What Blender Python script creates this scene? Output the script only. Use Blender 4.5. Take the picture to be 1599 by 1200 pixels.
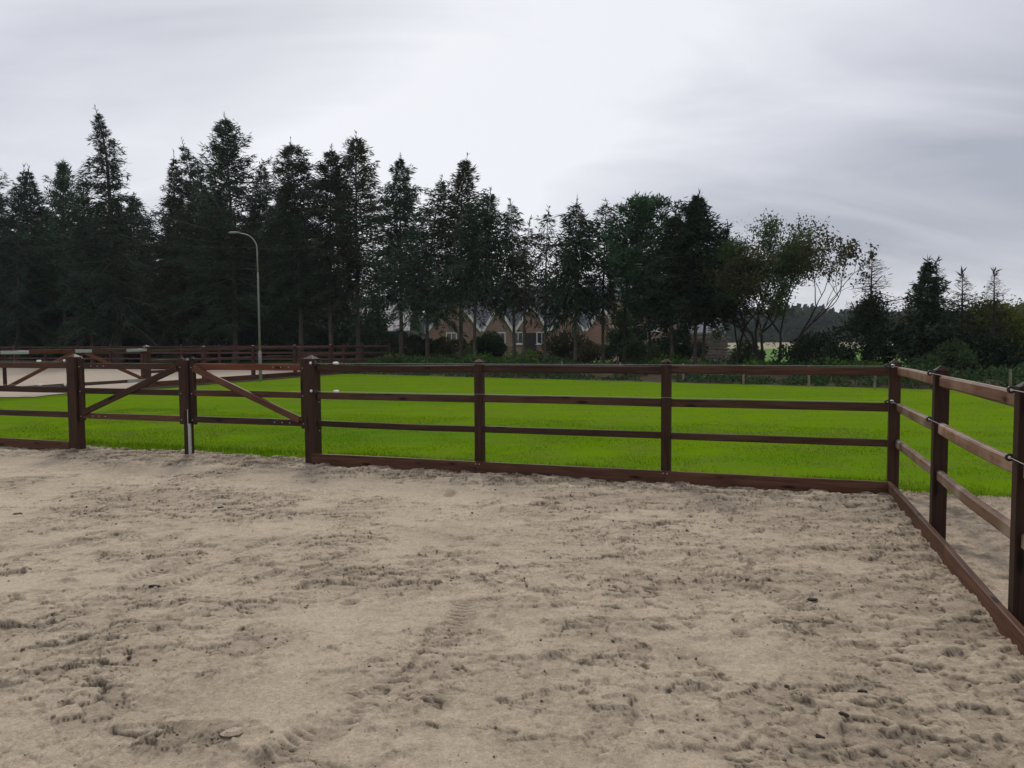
import bpy, math, random
import numpy as np
from mathutils import Matrix, Vector

for o_ in list(bpy.data.objects):
    bpy.data.objects.remove(o_)
SC = bpy.context.scene
COL = SC.collection
R_ = math.radians

# ------------------------------------------------------------------ camera
CAMH = 1.6
FPX = 1200.0
PITCH = math.atan(69 / FPX)
ROLL = 0.0066
fw = np.array([0, math.cos(PITCH), -math.sin(PITCH)])
r0 = np.array([1.0, 0, 0])
u0 = np.array([0, math.sin(PITCH), math.cos(PITCH)])
rt = math.cos(ROLL) * r0 - math.sin(ROLL) * u0
up = math.sin(ROLL) * r0 + math.cos(ROLL) * u0
cam = bpy.data.cameras.new('camera')
cam.sensor_fit = 'HORIZONTAL'
cam.sensor_width = 36.0
cam.lens = FPX / 1599 * 36
cam.clip_start = 0.05
cam.clip_end = 5000
camo = bpy.data.objects.new('camera', cam)
COL.objects.link(camo)
camo.matrix_world = Matrix(((rt[0], up[0], -fw[0], 0), (rt[1], up[1], -fw[1], 0), (rt[2], up[2], -fw[2], CAMH), (0, 0, 0, 1)))
SC.camera = camo

# ------------------------------------------------------------------ sky, sun, exposure
SUN_EL, SUN_AZ = 40, -14          # degrees; azimuth from +Y (ahead), negative to the left
w = bpy.data.worlds.new('World')
SC.world = w
w.use_nodes = True
nt = w.node_tree
for n in list(nt.nodes):
    nt.nodes.remove(n)
N, L = nt.nodes.new, nt.links.new
wo = N('ShaderNodeOutputWorld'); bg = N('ShaderNodeBackground'); bg.inputs['Strength'].default_value = 0.1
L(bg.outputs[0], wo.inputs[0])
sky = N('ShaderNodeTexSky'); sky.sky_type = 'NISHITA'; sky.sun_disc = False
sky.sun_elevation = R_(SUN_EL); sky.sun_rotation = R_(SUN_AZ)
tc = N('ShaderNodeTexCoord'); sep = N('ShaderNodeSeparateXYZ'); L(tc.outputs['Generated'], sep.inputs[0])
zc = N('ShaderNodeMath'); zc.operation = 'MAXIMUM'; zc.inputs[1].default_value = 0.0; L(sep.outputs['Z'], zc.inputs[0])
za = N('ShaderNodeMath'); za.operation = 'ADD'; za.inputs[1].default_value = 0.35; L(zc.outputs[0], za.inputs[0])
dv = N('ShaderNodeVectorMath'); dv.operation = 'DIVIDE'
cz = N('ShaderNodeCombineXYZ')
for k in range(3):
    L(za.outputs[0], cz.inputs[k])
L(tc.outputs['Generated'], dv.inputs[0]); L(cz.outputs[0], dv.inputs[1])
mpg = N('ShaderNodeMapping'); mpg.inputs['Rotation'].default_value = (0, 0, R_(30)); mpg.inputs['Scale'].default_value = (0.5, 0.5, 0.0)
mpg.inputs['Location'].default_value = (3.0, 1.0, 0)
L(dv.outputs[0], mpg.inputs[0])
n1 = N('ShaderNodeTexNoise'); n1.inputs['Scale'].default_value = 0.9; n1.inputs['Detail'].default_value = 5; n1.inputs['Roughness'].default_value = 0.42; n1.inputs['Distortion'].default_value = 0.5
L(mpg.outputs[0], n1.inputs[0])
cr = N('ShaderNodeValToRGB')
e = cr.color_ramp.elements
e[0].position = 0.395; e[0].color = (3.6, 3.75, 4.35, 1)
e[1].position = 0.62; e[1].color = (7.6, 7.7, 8.1, 1)
m_ = e.new(0.5); m_.color = (5.6, 5.72, 6.25, 1)
mp2 = N('ShaderNodeMapping'); mp2.inputs['Rotation'].default_value = (0, 0, R_(-38)); mp2.inputs['Scale'].default_value = (0.9, 2.6, 0.0)
L(dv.outputs[0], mp2.inputs[0])
n2_ = N('ShaderNodeTexNoise'); n2_.inputs['Scale'].default_value = 1.3; n2_.inputs['Detail'].default_value = 6; n2_.inputs['Roughness'].default_value = 0.55; n2_.inputs['Distortion'].default_value = 0.6
L(mp2.outputs[0], n2_.inputs[0])
am = N('ShaderNodeMath'); am.operation = 'MULTIPLY_ADD'; am.inputs[1].default_value = 0.28; L(n2_.outputs[0], am.inputs[0])
sb = N('ShaderNodeMath'); sb.operation = 'SUBTRACT'; sb.inputs[1].default_value = 0.14; L(n1.outputs[0], sb.inputs[0]); L(sb.outputs[0], am.inputs[2])
L(am.outputs[0], cr.inputs[0])
mx = N('ShaderNodeMix'); mx.data_type = 'RGBA'; mx.inputs[0].default_value = 0.93
L(sky.outputs[0], mx.inputs[6]); L(cr.outputs[0], mx.inputs[7]); L(mx.outputs[2], bg.inputs[0])

sun = bpy.data.lights.new('sun', 'SUN'); sun.energy = 1.5; sun.angle = R_(10); sun.color = (1.0, 0.95, 0.88)
suno = bpy.data.objects.new('sun', sun); COL.objects.link(suno)
a_, b_ = R_(SUN_AZ), R_(SUN_EL)
sd = Vector((math.sin(a_) * math.cos(b_), math.cos(a_) * math.cos(b_), math.sin(b_)))
suno.rotation_euler = sd.to_track_quat('Z', 'Y').to_euler()
suno.location = sd * 100
vs = SC.view_settings
vs.view_transform = 'Standard'; vs.look = 'None'; vs.exposure = 0.22; vs.gamma = 1.0; vs.use_curve_mapping = False

# ------------------------------------------------------------------ helpers
rng = np.random.default_rng(7)
random.seed(7)

def raydir(px, py):
    return fw + rt * (px - 799.5) / FPX - up * (py - 600) / FPX
def G(px, py, z=0.0):                       # point of the level z seen at a pixel of the photograph
    d = raydir(px, py); t = (z - CAMH) / d[2]
    return np.array([d[0] * t, d[1] * t, z])
def at(px, py, Y):                          # point at distance Y seen at a pixel
    d = raydir(px, py); t = Y / d[1]
    return np.array([d[0] * t, Y, CAMH + d[2] * t])

def tag(o, label=None, cat=None, group=None, kind=None):
    if label: o['label'] = label
    if cat: o['category'] = cat
    if group: o['group'] = group
    if kind: o['kind'] = kind
    return o
def empty(name, loc=(0, 0, 0), rz=0.0):
    o = bpy.data.objects.new(name, None); COL.objects.link(o)
    o.location = [float(c) for c in loc]; o.rotation_euler = (0, 0, rz); o.empty_display_size = 0.2
    return o
def link(name, me, parent=None, loc=None, rot=None):
    o = bpy.data.objects.new(name, me); COL.objects.link(o)
    if parent: o.parent = parent
    if loc is not None: o.location = [float(c) for c in loc]
    if rot is not None: o.rotation_euler = rot
    return o
def mesh_np(name, V, F, mat=None, smooth=False):
    V = np.asarray(V, dtype=np.float32); F = np.asarray(F, dtype=np.int32); k = F.shape[1]
    me = bpy.data.meshes.new(name)
    me.vertices.add(len(V)); me.vertices.foreach_set('co', V.ravel())
    me.loops.add(F.size); me.loops.foreach_set('vertex_index', F.ravel())
    me.polygons.add(len(F)); me.polygons.foreach_set('loop_start', np.arange(0, F.size, k, dtype=np.int32))
    me.polygons.foreach_set('loop_total', np.full(len(F), k, dtype=np.int32))
    me.update(calc_edges=True)
    if smooth: me.polygons.foreach_set('use_smooth', np.ones(len(F), dtype=bool))
    if mat: me.materials.append(mat)
    return me
def mesh_py(name, V, F, mat=None, smooth=False):
    me = bpy.data.meshes.new(name)
    me.from_pydata([tuple(float(c) for c in v) for v in V], [], [tuple(int(i) for i in f) for f in F]); me.update()
    if smooth:
        for p in me.polygons: p.use_smooth = True
    if mat: me.materials.append(mat)
    return me
class MB:
    def __init__(s): s.V = []; s.F = []
    def add(s, V, F):
        n = len(s.V); s.V += [tuple(v) for v in V]; s.F += [tuple(i + n for i in f) for f in F]; return s
    def box(s, x0, x1, y0, y1, z0, z1):
        return s.add([(x0, y0, z0), (x1, y0, z0), (x1, y1, z0), (x0, y1, z0), (x0, y0, z1), (x1, y0, z1), (x1, y1, z1), (x0, y1, z1)],
                     [(3, 2, 1, 0), (4, 5, 6, 7), (0, 1, 5, 4), (1, 2, 6, 5), (2, 3, 7, 6), (3, 0, 4, 7)])
    def tube(s, P, R, k=6, cap=True):
        V, F = tube(P, R, k); s.add(V, F)
        if cap:
            n = len(s.V) - len(V)
            s.F.append(tuple(n + i for i in range(k))[::-1]); s.F.append(tuple(n + len(V) - k + i for i in range(k)))
        return s
    def build(s, name, mat, parent=None, smooth=False, loc=None, rot=None):
        return link(name, mesh_py(name, s.V, s.F, mat, smooth), parent, loc, rot)
def tube(P, R, k=6):
    P = np.asarray(P, float); n = len(P)
    if np.isscalar(R): R = [R] * n
    T = np.gradient(P, axis=0) if n > 2 else np.repeat((P[1] - P[0])[None], 2, 0)
    T /= np.linalg.norm(T, axis=1)[:, None] + 1e-9
    ref = np.array([0, 0, 1.0]) if abs(T[0][2]) < 0.8 else np.array([1.0, 0, 0])
    V = []
    for i in range(n):
        a = np.cross(T[i], ref); a /= np.linalg.norm(a) + 1e-9; b = np.cross(T[i], a)
        for j in range(k):
            th = 2 * math.pi * j / k
            V.append(P[i] + R[i] * (a * math.cos(th) + b * math.sin(th)))
    F = [(i * k + j, i * k + (j + 1) % k, (i + 1) * k + (j + 1) % k, (i + 1) * k + j) for i in range(n - 1) for j in range(k)]
    return V, F
def beam_mesh(name, length, w_, h_, mat, ch=0.006, bow=0.0, seed=0):
    """sawn timber along local X: chamfered section, slight bow and uneven edges"""
    rg = np.random.default_rng(seed)
    c = min(ch, w_ * .3, h_ * .3); a, b = w_ / 2, h_ / 2
    sec = [(a - c, -b), (a, -b + c), (a, b - c), (a - c, b), (-a + c, b), (-a, b - c), (-a, -b + c), (-a + c, -b)]
    ns = 5
    V = []
    for i in range(ns):
        t = i / (ns - 1); x = t * length
        dz = bow * math.sin(math.pi * t); dy = bow * .6 * math.sin(math.pi * t + rg.random())
        for (yy, zz) in sec:
            V.append((x, yy + dy * (0 < i < ns - 1) + rg.normal(0, .0007), zz + dz + rg.normal(0, .0007)))
    F = [(i * 8 + j, i * 8 + (j + 1) % 8, (i + 1) * 8 + (j + 1) % 8, (i + 1) * 8 + j) for i in range(ns - 1) for j in range(8)]
    F = [f[::-1] for f in F]
    F.append(tuple(range(8))); F.append(tuple(range((ns - 1) * 8, ns * 8))[::-1])
    me = mesh_py(name, V, F, mat)
    return me
def post_mesh(name, w_, h_, mat, cap=0.035, ch=0.007, bury=0.35):
    a = w_ / 2; c = ch
    sec = [(a - c, -a), (a, -a + c), (a, a - c), (a - c, a), (-a + c, a), (-a, a - c), (-a, -a + c), (-a + c, -a)]
    V = []
    for z in (-bury, 0.4 * h_, h_ - cap):
        V += [(x, y, z) for x, y in sec]
    V += [(x * .12, y * .12, h_) for x, y in sec]
    F = [(i * 8 + j, i * 8 + (j + 1) % 8, (i + 1) * 8 + (j + 1) % 8, (i + 1) * 8 + j) for i in range(3) for j in range(8)]
    F.append(tuple(range(24, 32)))
    return mesh_py(name, V, F, mat)

# vectorised lattice noise
def _hash(ix, iy, sd_):
    h = (ix.astype(np.int64) * 374761393 + iy.astype(np.int64) * 668265263 + sd_ * 1442695041) & 0xffffffff
    h = ((h ^ (h >> 13)) * 1274126177) & 0xffffffff
    h = h ^ (h >> 16)
    return (h & 0xffff) / 65535.0
def vnoise(x, y, sd_=0):
    ix = np.floor(x); iy = np.floor(y); fx = x - ix; fy = y - iy
    fx = fx * fx * fx * (fx * (fx * 6 - 15) + 10); fy = fy * fy * fy * (fy * (fy * 6 - 15) + 10)
    a = _hash(ix, iy, sd_); b = _hash(ix + 1, iy, sd_); c = _hash(ix, iy + 1, sd_); d = _hash(ix + 1, iy + 1, sd_)
    return a + (b - a) * fx + (c - a) * fy + (a - b - c + d) * fx * fy
def fbm(x, y, sd_=0, oc=4, g=0.5):
    t = np.zeros_like(x); am = 1.0; tot = 0
    for i in range(oc):
        ca, sa = math.cos(.6 * i), math.sin(.6 * i)
        t += am * vnoise((ca * x - sa * y) * 2 ** i + 17.3 * i, (sa * x + ca * y) * 2 ** i + 9.1 * i, sd_ + i); tot += am; am *= g
    return t / tot
def sstep(a, b, x):
    t = np.clip((x - a) / (b - a), 0, 1); return t * t * (3 - 2 * t)

# ------------------------------------------------------------------ materials
def mat_new(name):
    m = bpy.data.materials.new(name); m.use_nodes = True
    t = m.node_tree; b = t.nodes['Principled BSDF']
    return m, t, b
def noise(t, scale, detail=4, rough=.55, vec=None, dist=0.0):
    n = t.nodes.new('ShaderNodeTexNoise'); n.inputs['Scale'].default_value = scale; n.inputs['Detail'].default_value = detail
    n.inputs['Roughness'].default_value = rough; n.inputs['Distortion'].default_value = dist
    if vec is not None: t.links.new(vec, n.inputs['Vector'])
    return n
def ramp(t, fac, stops):
    r = t.nodes.new('ShaderNodeValToRGB'); el = r.color_ramp.elements
    while len(el) < len(stops): el.new(0.5)
    for e_, (p, c) in zip(el, stops):
        e_.position = p; e_.color = (*c, 1) if len(c) == 3 else c
    t.links.new(fac, r.inputs[0]); return r
def mixc(t, fac, a, b, mode='MIX'):
    m = t.nodes.new('ShaderNodeMix'); m.data_type = 'RGBA'; m.blend_type = mode
    for s, i in ((fac, 0), (a, 6), (b, 7)):
        if hasattr(s, 'is_linked'): t.links.new(s, m.inputs[i])
        else: m.inputs[i].default_value = s if i == 0 else (*s, 1)
    return m.outputs[2]
def bump(t, b, h, strength=.3, dist=.01):
    n = t.nodes.new('ShaderNodeBump'); n.inputs['Strength'].default_value = strength; n.inputs['Distance'].default_value = dist
    t.links.new(h, n.inputs['Height']); t.links.new(n.outputs[0], b.inputs['Normal']); return n
def pos(t, scale=(1, 1, 1)):
    g = t.nodes.new('ShaderNodeNewGeometry'); m = t.nodes.new('ShaderNodeMapping'); m.inputs['Scale'].default_value = scale
    t.links.new(g.outputs['Position'], m.inputs[0]); return m.outputs[0]
def objc(t, scale=(1, 1, 1)):
    g = t.nodes.new('ShaderNodeTexCoord'); m = t.nodes.new('ShaderNodeMapping'); m.inputs['Scale'].default_value = scale
    i = t.nodes.new('ShaderNodeObjectInfo'); v = t.nodes.new('ShaderNodeVectorMath'); v.operation = 'SCALE'
    v.inputs[0].default_value = (13.1, 7.7, 5.3); t.links.new(i.outputs['Random'], v.inputs['Scale'])
    t.links.new(g.outputs['Object'], m.inputs[0]); t.links.new(v.outputs[0], m.inputs['Location']); return m.outputs[0], i

def wood_mat(name, dark, light, axis='x', rough=.55, worn=None):
    m, t, b = mat_new(name)
    sc = (1.2, 22, 22) if axis == 'x' else (22, 22, 1.2)
    v, info = objc(t, sc)
    n = noise(t, 1.6, 6, .62, v, .6)
    c = ramp(t, n.outputs[0], [(.3, dark), (.7, light)]).outputs[0]
    v2, _ = objc(t, (2.2, 9, 9) if axis == 'x' else (9, 9, 2.2))      # knots
    vo = t.nodes.new('ShaderNodeTexVoronoi'); vo.inputs['Scale'].default_value = 1.0; t.links.new(v2, vo.inputs['Vector'])
    k = ramp(t, vo.outputs['Distance'], [(.09, (1, 1, 1)), (.20, (0, 0, 0))])
    c = mixc(t, k.outputs[0], c, tuple(x * .35 for x in dark))
    v3, _ = objc(t, (1, 1, 1))
    n3 = noise(t, 2.3, 3, .6, v3)
    if worn:
        c = mixc(t, ramp(t, n3.outputs[0], [(.42, (0, 0, 0)), (.62, (1, 1, 1))]).outputs[0], c, worn)
    hv = t.nodes.new('ShaderNodeHueSaturation'); t.links.new(c, hv.inputs['Color'])
    mr = t.nodes.new('ShaderNodeMapRange'); mr.inputs['To Min'].default_value = .72; mr.inputs['To Max'].default_value = 1.3
    t.links.new(info.outputs['Random'], mr.inputs[0]); t.links.new(mr.outputs[0], hv.inputs['Value'])
    t.links.new(hv.outputs[0], b.inputs['Base Color'])
    b.inputs['Roughness'].default_value = rough
    b.inputs['Specular IOR Level'].default_value = .16
    bump(t, b, n.outputs[0], .5, .006)
    return m
M = {}
M['wood_x'] = wood_mat('stained_timber_rail', (.028, .0128, .0082), (.086, .043, .028))
M['wood_z'] = wood_mat('stained_timber_post', (.021, .0098, .0064), (.060, .030, .0195), 'z')
M['wood_red'] = wood_mat('reddish_timber', (.085, .026, .013), (.17, .06, .03))
M['wood_worn'] = wood_mat('worn_timber', (.10, .052, .031), (.22, .128, .08), worn=(.30, .22, .165))
M['wood_warm'] = wood_mat('warm_timber', (.085, .042, .026), (.17, .09, .058), worn=(.20, .13, .09))
M['wood_board'] = wood_mat('kerb_timber', (.048, .021, .012), (.145, .068, .040))
M['wood_far'] = wood_mat('far_timber', (.05, .022, .016), (.10, .05, .04))
M['wood_farz'] = wood_mat('far_timber_post', (.05, .022, .016), (.10, .045, .035), 'z')

def plain(name, col, rough=.6, metal=0.0, spec=.5, nscale=None, namp=.25):
    m, t, b = mat_new(name)
    if nscale:
        n = noise(t, nscale, 5, .6, pos(t))
        c = ramp(t, n.outputs[0], [(.25, tuple(x * (1 - namp) for x in col)), (.75, tuple(min(1, x * (1 + namp)) for x in col))])
        t.links.new(c.outputs[0], b.inputs['Base Color'])
    else:
        b.inputs['Base Color'].default_value = (*col, 1)
    b.inputs['Roughness'].default_value = rough; b.inputs['Metallic'].default_value = metal; b.inputs['Specular IOR Level'].default_value = spec
    return m
M['galv'] = plain('galvanised_steel', (.46, .47, .48), .42, .55, nscale=40, namp=.12)
M['white_plastic'] = plain('white_plastic', (.78, .78, .76), .35)
M['black_plastic'] = plain('black_plastic', (.012, .012, .013), .4)
M['cord'] = plain('electric_cord', (.42, .41, .40), .5)
M['lamp_metal'] = plain('lamp_column_paint', (.25, .25, .23), .5, .2, nscale=6, namp=.2)

def sand_mat(name, dry, damp_shade, flecks=True, tint=1.0):
    m, t, b = mat_new(name)
    p = pos(t)
    a = t.nodes.new('ShaderNodeAttribute'); a.attribute_name = 'damp_shade'
    n = noise(t, 1.1, 6, .62, p)
    f = t.nodes.new('ShaderNodeMath'); f.operation = 'MULTIPLY_ADD'; f.inputs[1].default_value = .95
    nn = t.nodes.new('ShaderNodeMapRange'); nn.inputs['From Min'].default_value = .42; nn.inputs['From Max'].default_value = .72; nn.inputs['To Max'].default_value = .30
    t.links.new(n.outputs[0], nn.inputs[0]); t.links.new(a.outputs['Fac'], f.inputs[0]); t.links.new(nn.outputs[0], f.inputs[2])
    n2 = noise(t, 14, 6, .7, p)
    f2 = t.nodes.new('ShaderNodeMath'); f2.operation = 'MULTIPLY_ADD'; f2.inputs[1].default_value = .9; f2.inputs[2].default_value = -.45
    t.links.new(n2.outputs[0], f2.inputs[0])
    f3 = t.nodes.new('ShaderNodeMath'); f3.operation = 'ADD'; f3.use_clamp = True
    t.links.new(f.outputs[0], f3.inputs[0]); t.links.new(f2.outputs[0], f3.inputs[1])
    c = mixc(t, f3.outputs[0], dry, damp_shade)
    nm_ = noise(t, 46, 6, .85, p)
    c = mixc(t, .6, c, ramp(t, nm_.outputs[0], [(.3, (.22, .22, .22)), (.5, (.5, .5, .5)), (.7, (.74, .74, .73))]).outputs[0], 'OVERLAY')
    ng = noise(t, 190, 3, .85, p)                                   # single grains
    c = mixc(t, .55, c, ramp(t, ng.outputs[0], [(.3, (.25, .25, .25)), (.5, (.52, .52, .52)), (.72, (.80, .80, .78))]).outputs[0], 'OVERLAY')
    if flecks:
        nf = noise(t, 58, 4, .7, p)
        c = mixc(t, ramp(t, nf.outputs[0], [(.64, (0, 0, 0)), (.69, (.85, .85, .85))]).outputs[0], c, (.045, .033, .024))
    t.links.new(c, b.inputs['Base Color'])
    b.inputs['Roughness'].default_value = .95; b.inputs['Specular IOR Level'].default_value = .15
    nb = noise(t, 42, 8, .78, p)
    bn = bump(t, b, nb.outputs[0], .8, .02)
    ds = t.nodes.new('ShaderNodeMapRange'); ds.inputs['To Min'].default_value = .010; ds.inputs['To Max'].default_value = .016
    t.links.new(a.outputs['Fac'], ds.inputs[0]); t.links.new(ds.outputs[0], bn.inputs['Distance'])
    return m
M['sand'] = sand_mat('riding_sand', (.505, .412, .302), (.130, .101, .071))
M['path'] = sand_mat('gravelly_sand', (.50, .405, .30), (.20, .155, .11))
M['far_sand'] = sand_mat('far_riding_sand', (.42, .35, .27), (.33, .27, .21), False)

def grass_mat(name, a, b_col, c_col, blade=False):
    m, t, b = mat_new(name)
    v = pos(t, (.10, .42, 1))
    n = noise(t, 1.0, 5, .55, v, .3)
    v2 = pos(t, (1, 1, 1))
    n2 = noise(t, 1.3, 6, .65, v2)
    c = ramp(t, n.outputs[0], [(.32, a), (.55, b_col), (.72, a)]).outputs[0]
    c = mixc(t, ramp(t, n2.outputs[0], [(.46, (0, 0, 0)), (.70, (.9, .9, .9))]).outputs[0], c, c_col)
    n4 = noise(t, 1.0, 5, .6, pos(t, (.22, .9, 1)), .5)
    c = mixc(t, ramp(t, n4.outputs[0], [(.58, (0, 0, 0)), (.75, (.6, .6, .6))]).outputs[0], c, (.135, .125, .045))
    n3 = noise(t, 28, 4, .7, v2)
    c = mixc(t, .35, c, ramp(t, n3.outputs[0], [(.3, (.3, .3, .3)), (.7, (.72, .72, .72))]).outputs[0], 'OVERLAY')
    t.links.new(c, b.inputs['Base Color']); b.inputs['Roughness'].default_value = .95; b.inputs['Specular IOR Level'].default_value = 0.0
    if not blade:
        bump(t, b, n3.outputs[0], .25, .02)
    return m
M['grass'] = grass_mat('young_grass', (.089, .180, .008), (.126, .218, .005), (.120, .170, .022))
M['blade'] = grass_mat('grass_blades', (.096, .196, .009), (.136, .238, .006), (.120, .178, .022), True)
M['pasture'] = plain('pasture', (.085, .19, .025), .9, spec=.1, nscale=.4, namp=.3)
M['stubble'] = plain('stubble_field', (.30, .27, .17), .95, spec=.1, nscale=.2, namp=.2)
M['soil'] = plain('bank_soil', (.062, .045, .030), .95, spec=.1, nscale=3.0, namp=.45)
M['ground'] = plain('ground', (.06, .075, .028), .95, spec=.1, nscale=.6, namp=.4)

def leaf_mat(name, a, b_col, trans=.25, nscale=1.2, rough=.65):
    m, t, b = mat_new(name)
    n = noise(t, nscale, 4, .65, pos(t)); info = t.nodes.new('ShaderNodeObjectInfo')
    c = ramp(t, n.outputs[0], [(.3, a), (.7, b_col)]).outputs[0]
    hv = t.nodes.new('ShaderNodeHueSaturation'); t.links.new(c, hv.inputs['Color'])
    mr = t.nodes.new('ShaderNodeMapRange'); mr.inputs['To Min'].default_value = .8; mr.inputs['To Max'].default_value = 1.25
    t.links.new(info.outputs['Random'], mr.inputs[0]); t.links.new(mr.outputs[0], hv.inputs['Value'])
    t.links.new(hv.outputs[0], b.inputs['Base Color']); b.inputs['Roughness'].default_value = rough; b.inputs['Specular IOR Level'].default_value = .08
    if trans:
        tr = t.nodes.new('ShaderNodeBsdfTranslucent'); mxs = t.nodes.new('ShaderNodeMixShader'); mxs.inputs[0].default_value = trans
        t.links.new(hv.outputs[0], tr.inputs[0]); t.links.new(b.outputs[0], mxs.inputs[1]); t.links.new(tr.outputs[0], mxs.inputs[2])
        t.links.new(mxs.outputs[0], t.nodes['Material Output'].inputs[0])
    return m
M['spruce'] = leaf_mat('spruce_needles', (.019, .036, .021), (.044, .068, .038), 0.08)
M['spruce_b'] = leaf_mat('bluish_spruce_needles', (.022, .043, .030), (.044, .078, .050), 0.08)
M['spruce_br'] = leaf_mat('brownish_spruce_needles', (.034, .037, .021), (.062, .064, .035), 0.08)
M['pine'] = leaf_mat('pine_needles', (.030, .064, .034), (.056, .105, .050), .1)
M['leaf'] = leaf_mat('dull_leaves', (.045, .078, .028), (.080, .122, .048), .25)
M['leaf_sparse'] = leaf_mat('autumn_leaves', (.05, .052, .022), (.085, .075, .035), .3)
M['leaf_br'] = leaf_mat('brownish_leaves', (.035, .04, .018), (.075, .062, .028), .25)
M['leaf_bright'] = leaf_mat('bright_leaves', (.05, .11, .018), (.10, .18, .032), .3)
M['leaf_yel'] = leaf_mat('yellow_green_leaves', (.08, .10, .018), (.14, .16, .028), .3)
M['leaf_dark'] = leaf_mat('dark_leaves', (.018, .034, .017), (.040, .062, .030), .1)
M['under'] = leaf_mat('undergrowth_leaves', (.028, .062, .020), (.058, .10, .034), .2, 2.5)
M['wood_far_leaf'] = leaf_mat('woodland_leaves', (.022, .042, .026), (.040, .064, .036), .1, .15)
def bark_mat(name, a, b_):
    m, t, b = mat_new(name)
    n = noise(t, 1.0, 6, .7, pos(t, (9, 9, 2.5)))
    t.links.new(ramp(t, n.outputs[0], [(.3, a), (.7, b_)]).outputs[0], b.inputs['Base Color'])
    b.inputs['Roughness'].default_value = .9; b.inputs['Specular IOR Level'].default_value = .15
    bump(t, b, n.outputs[0], .6, .03)
    return m
M['bark'] = bark_mat('spruce_bark', (.055, .045, .036), (.13, .105, .085))
M['bark_red'] = bark_mat('reddish_bark', (.08, .045, .03), (.17, .095, .06))
M['bark_dark'] = bark_mat('dark_bark', (.025, .02, .017), (.06, .05, .042))
def brick_mat():
    m, t, b = mat_new('brick_wall')
    g = t.nodes.new('ShaderNodeTexCoord'); mp = t.nodes.new('ShaderNodeMapping'); mp.inputs['Rotation'].default_value = (R_(90), 0, 0)
    t.links.new(g.outputs['Object'], mp.inputs[0])
    br = t.nodes.new('ShaderNodeTexBrick'); br.inputs['Scale'].default_value = 1.0
    br.inputs['Brick Width'].default_value = .22; br.inputs['Row Height'].default_value = .065; br.inputs['Mortar Size'].default_value = .006
    br.inputs['Color1'].default_value = (.36, .205, .155, 1); br.inputs['Color2'].default_value = (.27, .15, .115, 1); br.inputs['Mortar'].default_value = (.36, .31, .27, 1)
    t.links.new(mp.outputs[0], br.inputs['Vector']); t.links.new(br.outputs[0], b.inputs['Base Color']); b.inputs['Roughness'].default_value = .9
    return m
M['brick'] = brick_mat()
M['roof'] = plain('slate_grey_roof', (.12, .125, .14), .6, nscale=1.5, namp=.3)
M['roof_pale'] = plain('pale_sheet_roof', (.19, .19, .21), .55, nscale=1.0, namp=.3)
M['white_paint'] = plain('white_paint', (.80, .80, .78), .5)
M['dark_wall'] = plain('dark_boarded_wall', (.035, .03, .028), .8, nscale=3, namp=.3)
M['glass'] = plain('window_glass', (.03, .035, .04), .08, spec=.7)
M['log'] = plain('weathered_wood', (.19, .16, .13), .9, nscale=5, namp=.5)
M['grey_board'] = plain('grey_weathered_boards', (.33, .32, .30), .85, nscale=4, namp=.25)

# ------------------------------------------------------------------ layout of the near fence
PA = G(490, 722)[:2]; PB = G(1390, 770)[:2]
EV = (PB - PA) / np.linalg.norm(PB - PA)             # along the main fence, left to right
NV = np.array([EV[1], -EV[0]])                       # from the fence towards the camera
if NV[1] > 0: NV = -NV
S1 = float(np.linalg.norm(PB - PA))                  # corner
FANG = math.atan2(EV[1], EV[0])
def FW(s, o, z=0.0):
    p = PA + EV * s + NV * o; return np.array([p[0], p[1], z])
def to_so(x, y):
    dx = x - PA[0]; dy = y - PA[1]
    return dx * EV[0] + dy * EV[1], dx * NV[0] + dy * NV[1]
def s_at_px(px):                                      # where the sight line of a pixel column crosses the fence line
    d = raydir(px, 640); q = d[0] / d[1]
    return float((PA[1] * q - PA[0]) / (EV[0] - q * EV[1]))
SG = s_at_px(119)                                     # left gate post
SM = s_at_px(294)                                     # meeting post of the two leaves

# ------------------------------------------------------------------ ground
def grid_sheet(name, s_ar, o_ar, hfun, mat, damp_shade=None, smooth=True):
    Sg, Og = np.meshgrid(s_ar, o_ar); sh = Sg.shape
    x = PA[0] + EV[0] * Sg + NV[0] * Og; y = PA[1] + EV[1] * Sg + NV[1] * Og
    z, dm = hfun(x.ravel(), y.ravel(), Sg.ravel(), Og.ravel())
    V = np.stack([x.ravel(), y.ravel(), z], 1)
    ny, nx = sh; idx = np.arange(nx * ny).reshape(ny, nx)
    Fq = np.stack([idx[:-1, :-1], idx[1:, :-1], idx[1:, 1:], idx[:-1, 1:]], -1).reshape(-1, 4)
    me = mesh_np(name, V, Fq, mat, smooth)
    at_ = me.attributes.new('damp_shade', 'FLOAT', 'POINT'); at_.data.foreach_set('value', dm.astype(np.float32))
    return tag(link(name, me), kind='structure')

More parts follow.
